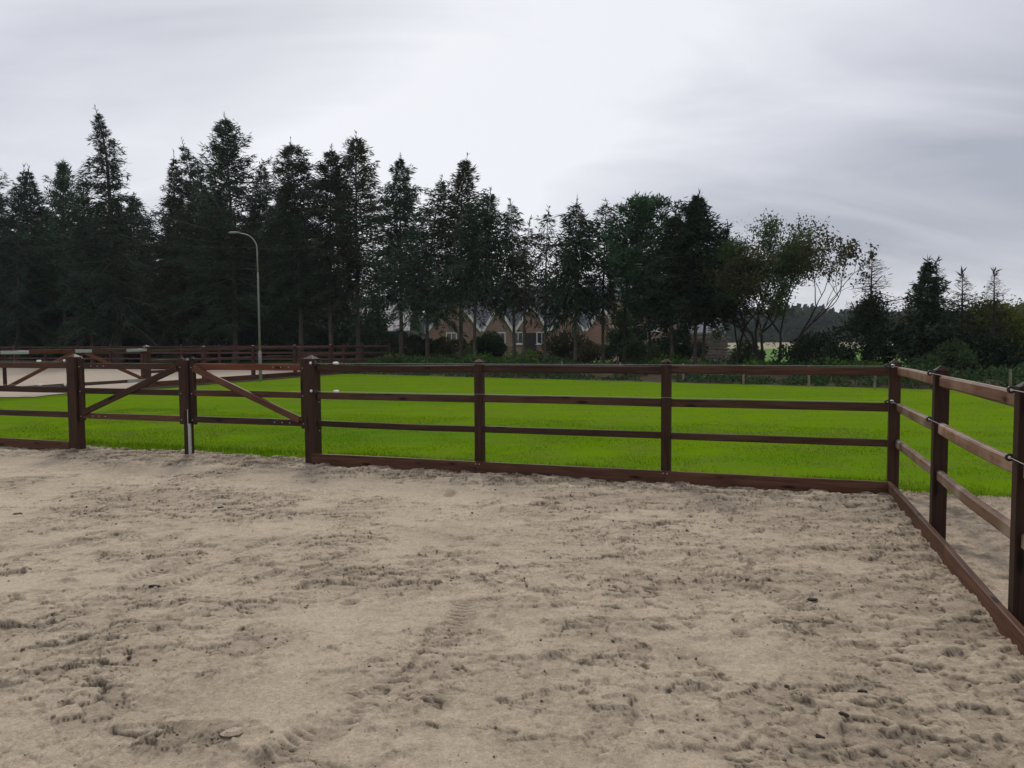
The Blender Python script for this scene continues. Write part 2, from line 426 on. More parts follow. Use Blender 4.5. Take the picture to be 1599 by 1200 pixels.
# disturbed patches seen in the sand: pixel x, y, half width, half height, strength
PATCH = [(100, 960, 110, 45, 1), (210, 990, 50, 22, 1), (60, 870, 90, 28, .8), (230, 865, 70, 22, .8), (330, 790, 120, 22, .6),
         (610, 1105, 75, 38, 1.0), (690, 1010, 70, 34, .8), (480, 1185, 120, 22, .9), (285, 1160, 90, 26, .9), (720, 875, 55, 28, .9),
         (950, 1000, 75, 34, 1), (1240, 1010, 60, 34, 1), (1240, 880, 100, 28, .8), (1380, 860, 60, 26, .9), (1420, 940, 90, 40, .9),
         (1480, 1090, 90, 55, .9), (1160, 1190, 60, 22, .8), (870, 1080, 55, 24, .8), (985, 1145, 80, 24, .7), (1330, 800, 100, 22, .9),
         (1180, 815, 120, 26, .6), (940, 880, 100, 26, .7), (560, 800, 80, 20, .6), (1060, 940, 80, 30, .6), (1190, 960, 50, 20, .9),
         (880, 790, 120, 20, .6), (1540, 1030, 50, 26, 1), (1130, 1060, 60, 20, .6), (820, 930, 70, 20, .6), (1020, 780, 140, 18, .8)]
TRACK = [([(560, 835), (470, 860), (380, 885), (250, 920), (120, 960), (-40, 1010)], .13), ([(660, 790), (560, 815), (470, 835), (370, 862), (200, 905)], .10),
         ([(770, 985), (700, 1010), (620, 1050), (560, 1100), (430, 1190)], .12), ([(690, 880), (735, 925), (720, 985), (640, 1040)], .11),
         ([(420, 1060), (330, 1110), (230, 1165), (150, 1215)], .07),
         ([(820, 800), (900, 850), (1040, 880), (1200, 920), (1300, 960)], .12), ([(700, 770), (500, 800), (300, 830), (100, 850), (-60, 862)], .12)]
def seg_dist(x, y, pts):
    best = np.full(x.shape, 1e9); ln = np.zeros(x.shape); sd_ = np.zeros(x.shape); acc = 0
    for (ax, ay), (bx, by) in zip(pts[:-1], pts[1:]):
        vx, vy = bx - ax, by - ay; l = math.hypot(vx, vy) + 1e-9
        t = np.clip(((x - ax) * vx + (y - ay) * vy) / l ** 2, 0, 1)
        ex, ey = x - ax - t * vx, y - ay - t * vy
        d = np.hypot(ex, ey); sg = np.sign(ex * vy - ey * vx)
        m = d < best
        best = np.where(m, d, best); ln = np.where(m, acc + t * l, ln); sd_ = np.where(m, sg * d, sd_); acc += l
    return best, ln, sd_
_rg = np.random.default_rng(21)
HOOF = [(_rg.uniform(-6, 4), _rg.uniform(2.4, 10.5), _rg.uniform(.045, .085), _rg.uniform(.006, .016), _rg.uniform(0, 6.28)) for _ in range(60)]
def sand_h(x, y, s, o):
    D = .55 * sstep(.52, .70, fbm(x * .8, y * .8, 3, 4))
    wob = fbm(x * 3.0, y * 5.5, 31, 5, .6)
    for (px, py, hw, hh, k) in PATCH:
        hw, hh = hw * 1.15, hh * 1.1
        c = G(px, py); rx = np.linalg.norm(G(px + hw, py) - c); ry = np.linalg.norm(G(px, py + hh) - c) * .5 + np.linalg.norm(G(px, py - hh) - c) * .5
        q = ((x - c[0]) / rx) ** 2 + ((y - c[1]) / ry) ** 2
        D = np.maximum(D, .8 * k * sstep(1.5, -.4, q * .8 + (wob - .45) * 7.0))
    D = np.maximum(D, 1.0 * sstep(1.0, .2, o + (fbm(x * 1.4, y * 1.4, 41, 3) - .5) * 1.1))
    D = np.maximum(D, .75 * sstep(1.0, .1, (S1 - s) + (fbm(x * 1.4, y * 1.4, 43, 3) - .5) * 1.2))
    D = np.maximum(D, .5 * sstep(.40, .62, fbm(x * 1.6, y * 1.6, 51, 4)) * sstep(-1.5, 1.5, x - .2 * (y - 6)))
    h = .05 * (fbm(x * .45, y * .45, 1, 3) - .5) + .022 * (fbm(x * 2.2, y * 2.2, 5, 4) - .5) + .006 * (fbm(x * 22, y * 22, 7, 3) - .5)
    wx = x + .10 * (fbm(x * 5, y * 5, 61, 2) - .5); wy = y + .10 * (fbm(x * 5, y * 5, 62, 2) - .5)
    bil = 1 - np.abs(2 * fbm(wx * 8, wy * 8, 11, 4, .6) - 1) * 2.2
    cl = np.clip(fbm(wx * 19, wy * 19, 15, 3, .6) - .5, -.2, .3)
    f1 = fbm(wx * 5, wy * 7, 16, 4, .5); f2 = fbm(wx * 11, wy * 15, 18, 3, .5); f3 = fbm(wx * 2.8, wy * 4, 19, 4, .5)
    De = np.clip(1.15 * D + .42 * sstep(.38, .60, fbm(x * 1.7, y * 2.6, 20, 4)), 0, 1)
    # broken crust: small scarps where the top layer has been kicked up
    sc1 = sstep(.50, .522, f1); sc2 = sstep(.53, .55, f2); sc3_ = sstep(.56, .572, f3)
    h = h + D * (.005 * (bil - .45) + .012 * cl) + De * (.017 * sc1 + .010 * sc2) + .012 * sc3_ * (.25 + .75 * De)
    edge_shade = np.exp(-((f1 - .50) / .013) ** 2) + .8 * np.exp(-((f2 - .53) / .014) ** 2) + .5 * np.exp(-((f3 - .558) / .006) ** 2)  # thin crescent shadows of the scarps, painted as dark lines along their edges
    damp_shade = D * (.26 + .30 * (1 - sc1) + .5 * np.clip(-cl * 3, 0, .5)) * .8 + De * .95 * np.clip(edge_shade, 0, 1)  # damp tone of churned sand plus the painted scarp shadows
    for (hx, hy, r, dp, a) in HOOF:
        m = (np.abs(x - hx) < .25) & (np.abs(y - hy) < .25)
        if not m.any(): continue
        u = (x[m] - hx) * math.cos(a) + (y[m] - hy) * math.sin(a); v = -(x[m] - hx) * math.sin(a) + (y[m] - hy) * math.cos(a)
        d = np.hypot(u, v * 1.25) / r
        h[m] += -dp * sstep(1.05, .75, d) + dp * .55 * np.exp(-((d - 1.25) / .22) ** 2) * (0.5 + .7 * np.clip(u / r, -1, 1))
        damp_shade[m] = np.maximum(damp_shade[m], .55 * sstep(1.1, .5, d))
    for pts, hw in TRACK:
        P = [tuple(G(*p)[:2]) for p in pts]
        d, ln, sg = seg_dist(x, y, P)
        fade = sstep(.42, .56, fbm(x * 2.1, y * 2.1, 71, 4))
        frag = sstep(.36, .56, fbm(x * 6.5, y * 6.5, 73, 3))
        dj = d + .07 * (fbm(x * 4, y * 4, 75, 3) - .5)
        ins = sstep(hw * .85 + .03, hw * .85 - .03, dj) * fade
        tread = np.sin(2 * math.pi * (ln / .046 + np.abs(sg) / .15 + 1.5 * (fbm(x * 3, y * 3, 77, 2) - .5))) + .9 * (fbm(x * 24, y * 24, 78, 2) - .5)
        tread = np.clip(tread * 1.6, -1, 1) * frag
        h = h - ins * (.008 - .006 * tread) + .005 * fade * np.exp(-((dj - hw - .03) / .03) ** 2)
        damp_shade = np.maximum(damp_shade, ins * (.30 - .26 * tread))
    inboard = (s > 0.06) | (s < SG - .06)
    h = h + .05 * np.exp(-np.maximum(o, 0) / .22) * (-1.5 + 1.7 * fbm(x * 3.2, y * 3.2, 81, 3)) * inboard
    h = h + .03 * np.exp(-np.maximum(S1 - .1 - s, 0) / .2) * (-.5 + 1.5 * fbm(x * 3.2, y * 3.2, 83, 3))
    damp_shade = damp_shade + .34 * sstep(.75, .12, o + (fbm(x * 2.2, y * 3, 87, 4) - .5) * .9) * sstep(.35, .6, fbm(x * 7, y * 9, 89, 4))   # damp churned strip along the boards
    gr = np.random.default_rng(5).normal(0, 1, x.shape)                       # grit
    h = h + gr * (.0007 + .0006 * D)
    h = np.where(s > S1 - .018 + .023 * o, -.12, h)
    h = np.where(inboard & (o < .075), -.12, h)
    h = np.where(~inboard & (o < -.25), h * .5 - .05, h)
    return h, np.clip(damp_shade, 0, 1)
s_ar = np.concatenate([np.arange(-11, -6.6, .05), np.arange(-6.6, -3.2, .019), np.arange(-3.2, S1 + .16, .0118)])
o_ar = [-.5]
while o_ar[-1] < 9.5:
    o_ar.append(o_ar[-1] + (.024 if o_ar[-1] < 1 else max(.0096, .024 - (o_ar[-1] - 1) * .003)) if o_ar[-1] < 7.6 else o_ar[-1] + .08)
sand = grid_sheet('sand', s_ar, np.array(o_ar), sand_h, M['sand'])

def path_h(x, y, s, o):
    h = .03 * (fbm(x * .6, y * .6, 2, 3) - .5) + .03 * (fbm(x * 7, y * 7, 8, 3) - .5) + .03 * (fbm(x * 24, y * 24, 9, 3) - .5) - .015
    h = h - .03 * sstep(-.15, -.5, o) + np.random.default_rng(6).normal(0, .0042, x.shape)
    h = np.where((s < S1 + .01 + .023 * o) & (o > .03), -.12, h)
    return h, .12 + .5 * sstep(.45, .7, fbm(x * 12, y * 12, 4, 4)) + .3 * sstep(.4, .1, o)
grid_sheet('path', np.concatenate([np.arange(S1 + .0, S1 + 2.6, .016), np.arange(S1 + 2.6, S1 + 9, .05)]), np.concatenate([np.arange(-.6, 4.2, .018), np.arange(4.2, 7.5, .05)]), path_h, M['path'])

# far paddock layout
def FL(Y): return np.array([-12.9 + .378 * (Y - 27), Y])          # its right hand fence line
E0 = G(560, 585)[:2]; E1 = G(1590, 613)[:2]                        # far edge of the grass field
EE = (E1 - E0) / np.linalg.norm(E1 - E0)
def grass_h(x, y):
    return .012 * (fbm(x * 1.5, y * 1.5, 91, 3) - .5) + .002
# grass sheet: ordinary grid in fence frame, clipped by the field edge and the far paddock
def in_field(x, y):
    ed = (x - E0[0]) * EE[1] - (y - E0[1]) * EE[0]                # >0 on the camera side
    fl = x - (-12.9 + .378 * (y - 27))
    front = np.where(y < 23.0 + .6 * (fbm(x * .7, y * .7, 97, 3) - .5), x + 60, fl)
    return (ed > -.6) & (front > .25)
sg = np.arange(-34, 30, .16); og = np.concatenate([np.arange(-.18, -4, -.12), np.arange(-4, -46, -.4)])
Sg, Og = np.meshgrid(sg, og)
jit = .5 * (fbm(Sg.ravel() * 1.9, Sg.ravel() * .1, 95, 5, .65).reshape(Sg.shape) - .5) * (Og > -.25)
x = PA[0] + EV[0] * Sg + NV[0] * (Og + jit); y = PA[1] + EV[1] * Sg + NV[1] * (Og + jit)
idx = np.arange(Sg.size).reshape(Sg.shape)
Fq = np.stack([idx[:-1, :-1], idx[:-1, 1:], idx[1:, 1:], idx[1:, :-1]], -1).reshape(-1, 4)
xc = x.ravel()[Fq].mean(1); yc = y.ravel()[Fq].mean(1)
Fq = Fq[in_field(xc, yc)]
tag(link('lawn', mesh_np('lawn', np.stack([x.ravel(), y.ravel(), grass_h(x.ravel(), y.ravel()) - .09 * (Og.ravel() > -.2)], 1), Fq[:, ::-1], M['grass'], True)), kind='structure')

def sheet(name, pts, z, mat):
    me = mesh_py(name, [(p[0], p[1], z) for p in pts], [tuple(range(len(pts)))], mat)
    return tag(link(name, me), kind='structure')
sheet('ground', [(-1200, -150), (1200, -150), (1200, 1300), (-1200, 1300)], -.16, M['ground'])
sheet('pasture', [(-90, 62), (12, 46), (60, 24), (240, 60), (240, 118), (-90, 118)], -.05, M['pasture'])
sheet('stubble_field', [(-200, 118.3), (300, 118.3), (420, 330), (-300, 330)], -.04, M['stubble'])

# far paddock sand
def fsand(x, y, sd_=0): return .03 * (fbm(x * .5, y * .5, 13, 3) - .5) + .016
fx = np.arange(-46, -6, .3); fy = np.arange(22.5, 57, .3)
X, Y = np.meshgrid(fx, fy); idx = np.arange(X.size).reshape(X.shape)
Fq = np.stack([idx[:-1, :-1], idx[:-1, 1:], idx[1:, 1:], idx[1:, :-1]], -1).reshape(-1, 4)
Xr, Yr = X.ravel(), Y.ravel()
Xr = np.minimum(Xr, -12.9 + .378 * (Yr - 27) - .1 + 1.0 * np.clip((24.5 - Yr) / 3, 0, 1) * (Yr < 24.5))
Yr = np.minimum(Yr, 43 + .378 * (-6.85 - Xr) - .1)
far_d = .25 + .6 * sstep(.45, .7, fbm(Xr * .6, Yr * .6, 14, 4))
tag(link('far_sand', mesh_np('far_sand', np.stack([Xr, Yr, fsand(Xr, Yr)], 1), Fq, M['far_sand'], True)), kind='structure')

sheet('soil_strip', [FL(26.6) + np.array([.0, 0]), FL(26.6) + np.array([.75, -.4]), FL(35) + np.array([.8, 0]), FL(42) + np.array([.6, 0]), FL(42)], .022, M['soil'])
# bank with undergrowth behind the grass
def bank_z(x, y):
    d = -((x - E0[0]) * EE[1] - (y - E0[1]) * EE[0])
    return .32 * sstep(-.2, 2.2, d) * sstep(11, 6, d) + .07 * (fbm(x * 1.1, y * 1.1, 23, 3) - .5) - .03
u = np.arange(-9.5, 46, .35); v = np.arange(-.5, 11.5, .25)
U, Vv = np.meshgrid(u, v)
nb = np.array([-EE[1], EE[0]]);  nb = nb if nb[1] > 0 else -nb
wob = .5 * (fbm(U.ravel() * .8, Vv.ravel() * .8, 29, 3).reshape(U.shape) - .5) * (Vv < 0)
Xb = (E0[0] + EE[0] * U + nb[0] * (Vv + wob)).ravel(); Yb = (E0[1] + EE[1] * U + nb[1] * (Vv + wob)).ravel()
idx = np.arange(U.size).reshape(U.shape)
Fq = np.stack([idx[:-1, :-1], idx[:-1, 1:], idx[1:, 1:], idx[1:, :-1]], -1).reshape(-1, 4)
def off_paddock(x, y): return (x > -12.9 + .378 * (y - 27) + .35) | (y > 43 + .378 * (-6.85 - x) + .4)
Fq = Fq[off_paddock(Xb[Fq].mean(1), Yb[Fq].mean(1))]
tag(link('bank', mesh_np('bank', np.stack([Xb, Yb, bank_z(Xb, Yb)], 1), Fq, M['soil'], True)), kind='structure')

# ------------------------------------------------------------------ near fence and gates
PH = 1.385
HT = 1.375
RZ = [1.255, .888, .517]
RH = .088
POST = post_mesh('post', .104, HT, M['wood_z'])
GPOST = post_mesh('gate_post', .165, 1.415, M['wood_z'], cap=.045, ch=.012)
ring_me = None
def torus(R, r, n=14, k=7):
    V, F = [], []
    for i in range(n):
        a = 2 * math.pi * i / n
        for j in range(k):
            b = 2 * math.pi * j / k
            V.append(((R + r * math.cos(b)) * math.cos(a), r * math.sin(b), (R + r * math.cos(b)) * math.sin(a)))
    F = [(i * k + j, ((i + 1) % n) * k + j, ((i + 1) % n) * k + (j + 1) % k, i * k + (j + 1) % k) for i in range(n) for j in range(k)]
    return V, F
mb = MB(); mb.add(*torus(.015, .0075)); mb.tube([(.012, 0, 0), (.045, 0, 0)], [.009, .007], 8)
RING = mesh_py('insulator', mb.V, mb.F, M['black_plastic'], True)           # ring, stem along +X
mb = MB(); mb.tube([(-.045, 0, 0), (-.035, 0, 0), (.03, 0, 0), (.04, 0, 0)], [.006, .016, .016, .006], 9)
HANDLE = mesh_py('spring_handle', mb.V, mb.F, M['white_plastic'], True)
mb = MB(); mb.tube([(0, 0, 0), (0, -.012, 0), (0, -.022, 0)], [.019, .019, .012], 10)
KNOB = mesh_py('knob', mb.V, mb.F, M['white_plastic'], True)

def beam_between(name, p0, p1, w_, h_, mat, parent, origin, ch=.006, bow=0.0):
    p0 = np.array(p0) - origin; p1 = np.array(p1) - origin
    d = p1 - p0; l = float(np.linalg.norm(d))
    me = beam_mesh(name, l, w_, h_, mat, ch, bow, random.randrange(10 ** 6))
    o = link(name, me, parent, p0)
    az = math.atan2(d[1], d[0]); el = math.asin(d[2] / l)
    o.rotation_euler = (0, -el, az)
    return o
def cord(parent, origin, pts, r=.0018):
    P = [np.array(p) - origin for p in pts]
    mb = MB(); mb.tube(P, [r] * len(P), 5, False)
    return mb.build('wire', M['cord'], parent, True)

# main run: three bays from the gate post to the corner
o0 = FW(S1 / 2, 0)
fence = empty('paddock_fence', o0)
tag(fence, 'dark brown three rail timber fence between the gates and the corner post', 'fence', 'paddock fences')
sp = [s_at_px(749), s_at_px(1040.5), S1 + .02]
posts = []
for s in sp:
    posts.append(link('post', POST, fence, FW(s, 0) - o0 + np.array([0, 0, random.uniform(-.006, .006)]), (0, 0, FANG + random.uniform(-.02, .02))))
edges = [0.07] + [q for s in sp[:-1] for q in (s, s)] + [S1]
for k in range(3):
    a, b = edges[2 * k], edges[2 * k + 1]
    for zi, z in enumerate(RZ):
        beam_between('rail', FW(a + (.04 if k else .02), 0, z + random.uniform(-.005, .005)), FW(b - .04, 0, z + random.uniform(-.005, .005)), .045, RH - (.012 if zi == 2 else 0), M['wood_x'], fence, o0, .009, random.uniform(-.008, .005))
bl = [0.03, 2.35, 4.62, S1 - .03]
for k in range(3):
    beam_between('kerb_board', FW(bl[k], .076, .02), FW(bl[k + 1] - .004, .076, .02), .038, .215, M['wood_board'], fence, o0, .004, random.uniform(-.004, .004))
for z in (1.312, .948):
    pts = [FW(.10, .09, z)] + [FW(s, .068, z) for s in sp[:2]] + [FW(S1 - .03, .072, z - .004)]
    cord(fence, o0, pts)
    for s in sp[:2]:
        i_ = link('insulator', RING, fence, FW(s, .068, z) - o0, (0, 0, FANG + math.pi / 2)); i_.scale = (.32, .5, .5)
    i_ = link('insulator', RING, fence, FW(S1 - .055, .085, z) - o0, (0, 0, FANG)); i_.scale = (1.3, 1.3, 1.0)
    link('knob', KNOB, fence, FW(S1 - .01, .055, z) - o0, (0, 0, FANG))
    link('spring_handle', HANDLE, fence, FW(.42, .085, z + .004) - o0, (0, 0, FANG))
mb = MB(); mb.tube([(0, 0, 0), (0, -.007, 0)], [.009, .006], 6)
BOLT = mesh_py('bolt', mb.V, mb.F, M['galv'])
for s in sp[:2]:
    for ds in (-.02, .025): link('bolt', BOLT, fence, FW(s + ds, .096, .10) - o0, (0, 0, FANG))

# side run from the corner towards the right of the camera
o1 = FW(S1, 2.3)
side = empty('paddock_fence', o1)
tag(side, 'brown timber fence with black ring insulators running from the corner towards the right edge', 'fence', 'paddock fences')
NS = NV + EV * .023; NS = NS / np.linalg.norm(NS)            # the side run opens slightly outwards
ES = np.array([-NS[1], NS[0]])
def FS(ds, o, z=0.0):
    p = PA + EV * (S1 + .012) + NS * o + ES * ds; return np.array([p[0], p[1], z])
_c = FS(.045, 0)[:2]
def o_at_px(px):
    d = raydir(px, 700); q = d[0] / d[1]
    return float((_c[1] * q - _c[0]) / (NS[0] - q * NS[1]))
oo = [o_at_px(1467), o_at_px(1603)]
oo.append(oo[1] + 2.3)
oo.append(oo[2] + 2.3)
for q in oo:
    link('post', POST, side, FS(.045, q) - o1 + np.array([0, 0, random.uniform(-.008, .004)]), (0, 0, FANG + random.uniform(-.02, .02)))
ed = [0.0] + oo
for k in range(4):
    for zi, z in enumerate(RZ):
        beam_between('rail', FS(.045, ed[k] + .04, z), FS(.045, ed[k + 1] - .04, z), .052, .09, M['wood_worn'] if zi else M['wood_warm'], side, o1, .013, random.uniform(-.01, .004))
bl = [0.058, 2.62, 5.1, 9.0]
for k in range(3):
    beam_between('kerb_board', FS(-.030, bl[k], .02), FS(-.030, bl[k + 1] - .004, .02), .042, .22, M['wood_board'], side, o1, .005, random.uniform(-.006, .004))
for z in (1.318, .955):
    cord(side, o1, [FS(-.02, .07, z - .01)] + [FS(-.033, q, z) for q in oo])
    for q in oo:
        link('insulator', RING, side, FS(-.033, q, z) - o1, (0, 0, FANG))

# left run beyond the gates
o2 = FW(SG - 1.2, 0)
left = empty('paddock_fence', o2)
tag(left, 'dark brown three rail timber fence left of the gates, at the left edge', 'fence', 'paddock fences')
for k, (a, b) in enumerate([(SG - 2.3, SG - .07), (SG - 4.6, SG - 2.3)]):
    for zi, z in enumerate(RZ):
        beam_between('rail', FW(a + .04, 0, z + .012), FW(b - (.02 if k == 0 else .04), 0, z + .008), .045, RH, M['wood_board'] if zi == 0 else M['wood_x'], left, o2, .009, -.004)
    beam_between('kerb_board', FW(a, .07, .03), FW(b - .004, .07, .02), .04, .215, M['wood_board'], left, o2, .004)
    link('post', POST, left, FW(a, 0) - o2, (0, 0, FANG))
for z in (1.325, .965):
    cord(left, o2, [FW(SG - 4.6, .066, z), FW(SG - 2.3, .066, z), FW(SG - .05, .085, z)])
    link('spring_handle', HANDLE, left, FW(SG - .62, .072, z + .003) - o2, (0, 0, FANG))
    link('knob', KNOB, left, FW(SG - .10, .075, z + .01) - o2, (0, 0, FANG))
    i_ = link('insulator', RING, left, FW(SG - .16, .085, z) - o2, (0, 0, FANG)); i_.scale = (1.2, 1.3, 1.0)

# gate posts
def gate_post(s, me, label, dz=0.0):
    g = empty('gate_post', FW(s, 0, dz), FANG)
    tag(g, label, 'gate post', 'gate posts')
    link('post', me, g)
    return g
gp = gate_post(0.0, GPOST, 'thick dark gate post with white insulator knobs, right of both gate leaves')
for z in (1.312, .948):
    link('knob', KNOB, gp, (.045, -.084, z + .004)); i_ = link('insulator', RING, gp, (.115, -.09, z)); i_.scale = (-1.1, 1.4, 1.35)
for z in (1.21, .80, .42): link('bolt', BOLT, gp, (.0835, .02, z), (0, 0, math.pi / 2))
gate_post(SG, GPOST, 'thick dark gate post left of both gate leaves, ending the left fence', .018)
MPOST = post_mesh('gate_post', .102, 1.375, M['wood_z'], cap=.03, ch=.012)
mp = gate_post(SM, MPOST, 'slimmer dark meeting post between the two gate leaves')

# gate leaves
STILE = post_mesh('stile', .07, .95, M['wood_z'], cap=.03, ch=.008, bury=0)
def gate_leaf(s0, s1, rise, label, mats):
    og_ = FW((s0 + s1) / 2, 0)
    g = empty('field_gate', og_)
    tag(g, label, 'gate', 'gate leaves')
    for s in (s0, s1):
        st = link('stile', STILE, g, FW(s, 0, .445) - og_, (0, 0, FANG)); st.scale = (1.15, .8, 1)
    for z, m in zip(RZ, mats[:3]):
        beam_between('rail', FW(s0 + .035, 0, z), FW(s1 - .035, 0, z), .042, RH - .004, m, g, og_, .006)
    za, zb = (.56, 1.235) if rise else (1.235, .56)
    beam_between('brace', FW(s0 + .05, .040, za), FW(s1 - .05, .040, zb), .036, .088, mats[3], g, og_, .006)
    def bolt(s, z, o=.022): link('bolt', BOLT, g, FW(s, o, z) - og_, (0, 0, FANG))
    hs = s0 if rise else s1; sg_ = 1 if rise else -1
    for z in (1.255, .515):
        for d in (.22, .34, .46): bolt(hs + sg_ * d, z)
    for s in (s0, s1):
        for z in RZ: bolt(s, z - .01, .03)
    return g, og_
gate_leaf(SG + .125, SM - .095, True, 'dark timber gate leaf whose brace rises to the right, left of the meeting post', [M['wood_x'], M['wood_x'], M['wood_board'], M['wood_x']])
g2, og2 = gate_leaf(SM + .095, -.125, False, 'timber gate leaf with orange brown top rail and brace falling to the right', [M['wood_red'], M['wood_board'], M['wood_x'], M['wood_board']])
mb = MB()
mb.box(-.018, .018, -.012, .012, .0, .46); mb.tube([(-.022, -.004, .44), (-.022, -.004, .66)], .006, 8)
mb.build('drop_bolt', M['galv'], g2, False, FW(SM + .068, .062, 0.0) - og2, (0, 0, FANG))

# ------------------------------------------------------------------ far paddock fence and gate
FPOST = post_mesh('post', .13, 1.40, M['wood_farz'], cap=.03)
fa = math.atan2(1, .378)
def far_run(label, pts, rails, kerb=True, every=2.4):
    g = empty('paddock_fence', (*pts[0], 0)); tag(g, label, 'fence', 'far paddock fences')
    org = np.array([*pts[0], 0.0])
    p0, p1 = np.array(pts[0]), np.array(pts[1]); l = np.linalg.norm(p1 - p0); n = max(1, round(l / every)); d = (p1 - p0) / n
    az = math.atan2(d[1], d[0])
    nv = np.array([d[1], -d[0], 0]) / np.linalg.norm(d)
    for i in range(n + 1):
        p = p0 + d * i
        link('post', FPOST, g, np.array([*p, 0.05]) - org, (0, 0, az))
        if i < n:
            for z in rails: beam_between('rail', np.array([*p, z]) + np.append(d, 0) * .03, np.array([*(p + d), z]) - np.append(d, 0) * .03, .05, .10, M['wood_far'], g, org, .008)
            if kerb: beam_between('kerb_board', np.array([*p, .09]) + nv * .09, np.array([*(p + d), .09]) + nv * .09, .05, .24, M['wood_board'], g, org, .008)
    return g
A1 = FL(27.0); A2 = FL(43.0)
far_run('far brown timber fence receding past the lamp post beside the far sand paddock', (A1, A2), (1.30, .92, .55), True, 2.9)
far_run('low brown timber fence along the back of the far sand paddock under the spruces', (A2, A2 + np.array([-36, 13.6])), (1.30, .92, .55), True, 3.0)
A0 = FL(22.1)
FGP = post_mesh('gate_post', .2, 1.45, M['wood_farz'], cap=.05)
for p, lab in ((A0, 'far gate post at the left edge beside the far sand paddock'), (A1, 'far gate post carrying white strap hinges, in front of the far sand paddock')):
    gq = empty('gate_post', (*(p + np.array([.02, .1 if p is A1 else -.3])), 0.05), fa); tag(gq, lab, 'gate post', 'far gate posts'); link('post', FGP, gq)
Am = FL(24.5)
def far_gate(pa, pb, hinge_first, label, topmat):
    org = np.array([*((pa + pb) / 2), 0.0]); g = empty('field_gate', org); tag(g, label, 'gate', 'far gate leaves')
    a = np.array([*pa, 0.0]); b = np.array([*pb, 0.0]); d = (b - a) / np.linalg.norm(b - a); a = a + d * .12; b = b - d * .07
    nv = np.array([d[1], -d[0], 0])
    Z = lambda z: np.array([0, 0, z])
    beam_between('rail', a + Z(1.33), b + Z(1.33), .06, .13, topmat, g, org)
    beam_between('rail', a + Z(.27), b + Z(.27), .06, .11, M['wood_far'], g, org)
    for q in (a, b): beam_between('stile', q + d * (.04 if q is a else -.04) + Z(.215), q + d * (.04 if q is a else -.04) + Z(1.45), .06, .09, M['wood_farz'], g, org)
    lo, hi = (a, b) if hinge_first else (b, a); sg_ = 1 if hinge_first else -1
    beam_between('brace', lo + d * .1 * sg_ + nv * .05 + Z(.33), hi - d * .1 * sg_ + nv * .05 + Z(1.28), .04, .11, M['wood_red'], g, org)
    for z in (1.33, .27):
        beam_between('strap_hinge', lo - d * .10 * sg_ + nv * .072 + Z(z), lo + d * .75 * sg_ + nv * .072 + Z(z - .01), .03, .095, M['galv'], g, org, .004)
    return g, org, a, b, d, nv
far_gate(A0, Am, True, 'far reddish brown gate leaf with galvanised hinges, nearest the left edge', M['wood_red'])
g4, o4, a4, b4, d4, n4 = far_gate(Am, A1, False, 'far gate leaf with dark top rail beside its hinge post', M['wood_x'])  # shadow on the top rail put into its colour by darker timber
beam_between('latch', a4 - d4 * .25 + n4 * .072 + np.array([0, 0, 1.33]), a4 + d4 * .35 + n4 * .072 + np.array([0, 0, 1.33]), .03, .10, M['galv'], g4, o4, .004)

# ------------------------------------------------------------------ lamp post
lb = G(407, 595); YL = lb[1]
lamp = empty('lamp_post', lb)
tag(lamp, 'tall slender grey lamp post with curved arm, beside the far sand paddock', 'lamp post')
ztop = at(404, 362, YL)[2]
mb = MB(); mb.tube([(0, 0, -.3), (0, 0, 1.15), (0, 0, 1.22)], [.068, .068, .048], 12); mb.build('base_section', M['lamp_metal'], lamp, True)
mb = MB(); mb.tube([(0, 0, 1.2), (0, 0, 4.3), (0, 0, 4.4)], [.043, .038, .031], 12); mb.build('column', M['lamp_metal'], lamp, True)
arm = [(0, 0, 4.35), (-.01, 0, ztop - .75)]
for k in range(1, 9):
    a = k / 8 * R_(82); arm.append((-.01 - .62 * (1 - math.cos(a)) , 0, ztop - .75 + .62 * math.sin(a) + .05))
arm.append((-.8, 0, ztop - .03))
mb = MB(); mb.tube(arm, [.031, .027] + [.022] * (len(arm) - 2), 10); mb.build('arm', M['lamp_metal'], lamp, True)
mb = MB(); mb.tube([(-.74, 0, ztop - .03), (-.82, 0, ztop - .03), (-1.05, 0, ztop - .02), (-1.16, 0, ztop - .04)], [.026, .034, .036, .016], 10)
hd = mb.build('lamp_head', M['lamp_metal'], lamp, True)
mb = MB(); mb.tube([(-.86, 0, ztop - .05), (-1.08, 0, ztop - .045)], [.022, .02], 8); mb.build('lens', M['lamp_metal'], hd, True)

# ------------------------------------------------------------------ trees
def kites(P, D, Ln, Wd, roll_rng):
    n = len(P); D = D / (np.linalg.norm(D, axis=1)[:, None] + 1e-9)
    rv = roll_rng.normal(size=(n, 3)); S = np.cross(D, rv); S /= np.linalg.norm(S, axis=1)[:, None] + 1e-9
    Ln = Ln[:, None]; Wd = Wd[:, None]
    V = np.stack([P, P + D * Ln * .42 + S * Wd, P + D * Ln, P + D * Ln * .42 - S * Wd], 1).reshape(-1, 3)
    F = np.arange(4 * n).reshape(n, 4)
    return V, F
def tris_from(P, D, Ln, Wd, rg):
    n = len(P); D = D / (np.linalg.norm(D, axis=1)[:, None] + 1e-9)
    S = np.cross(D, rg.normal(size=(n, 3))); S /= np.linalg.norm(S, axis=1)[:, None] + 1e-9
    V = np.stack([P - S * Wd[:, None], P + S * Wd[:, None], P + D * Ln[:, None]], 1).reshape(-1, 3)
    return V, np.arange(3 * n).reshape(n, 3)

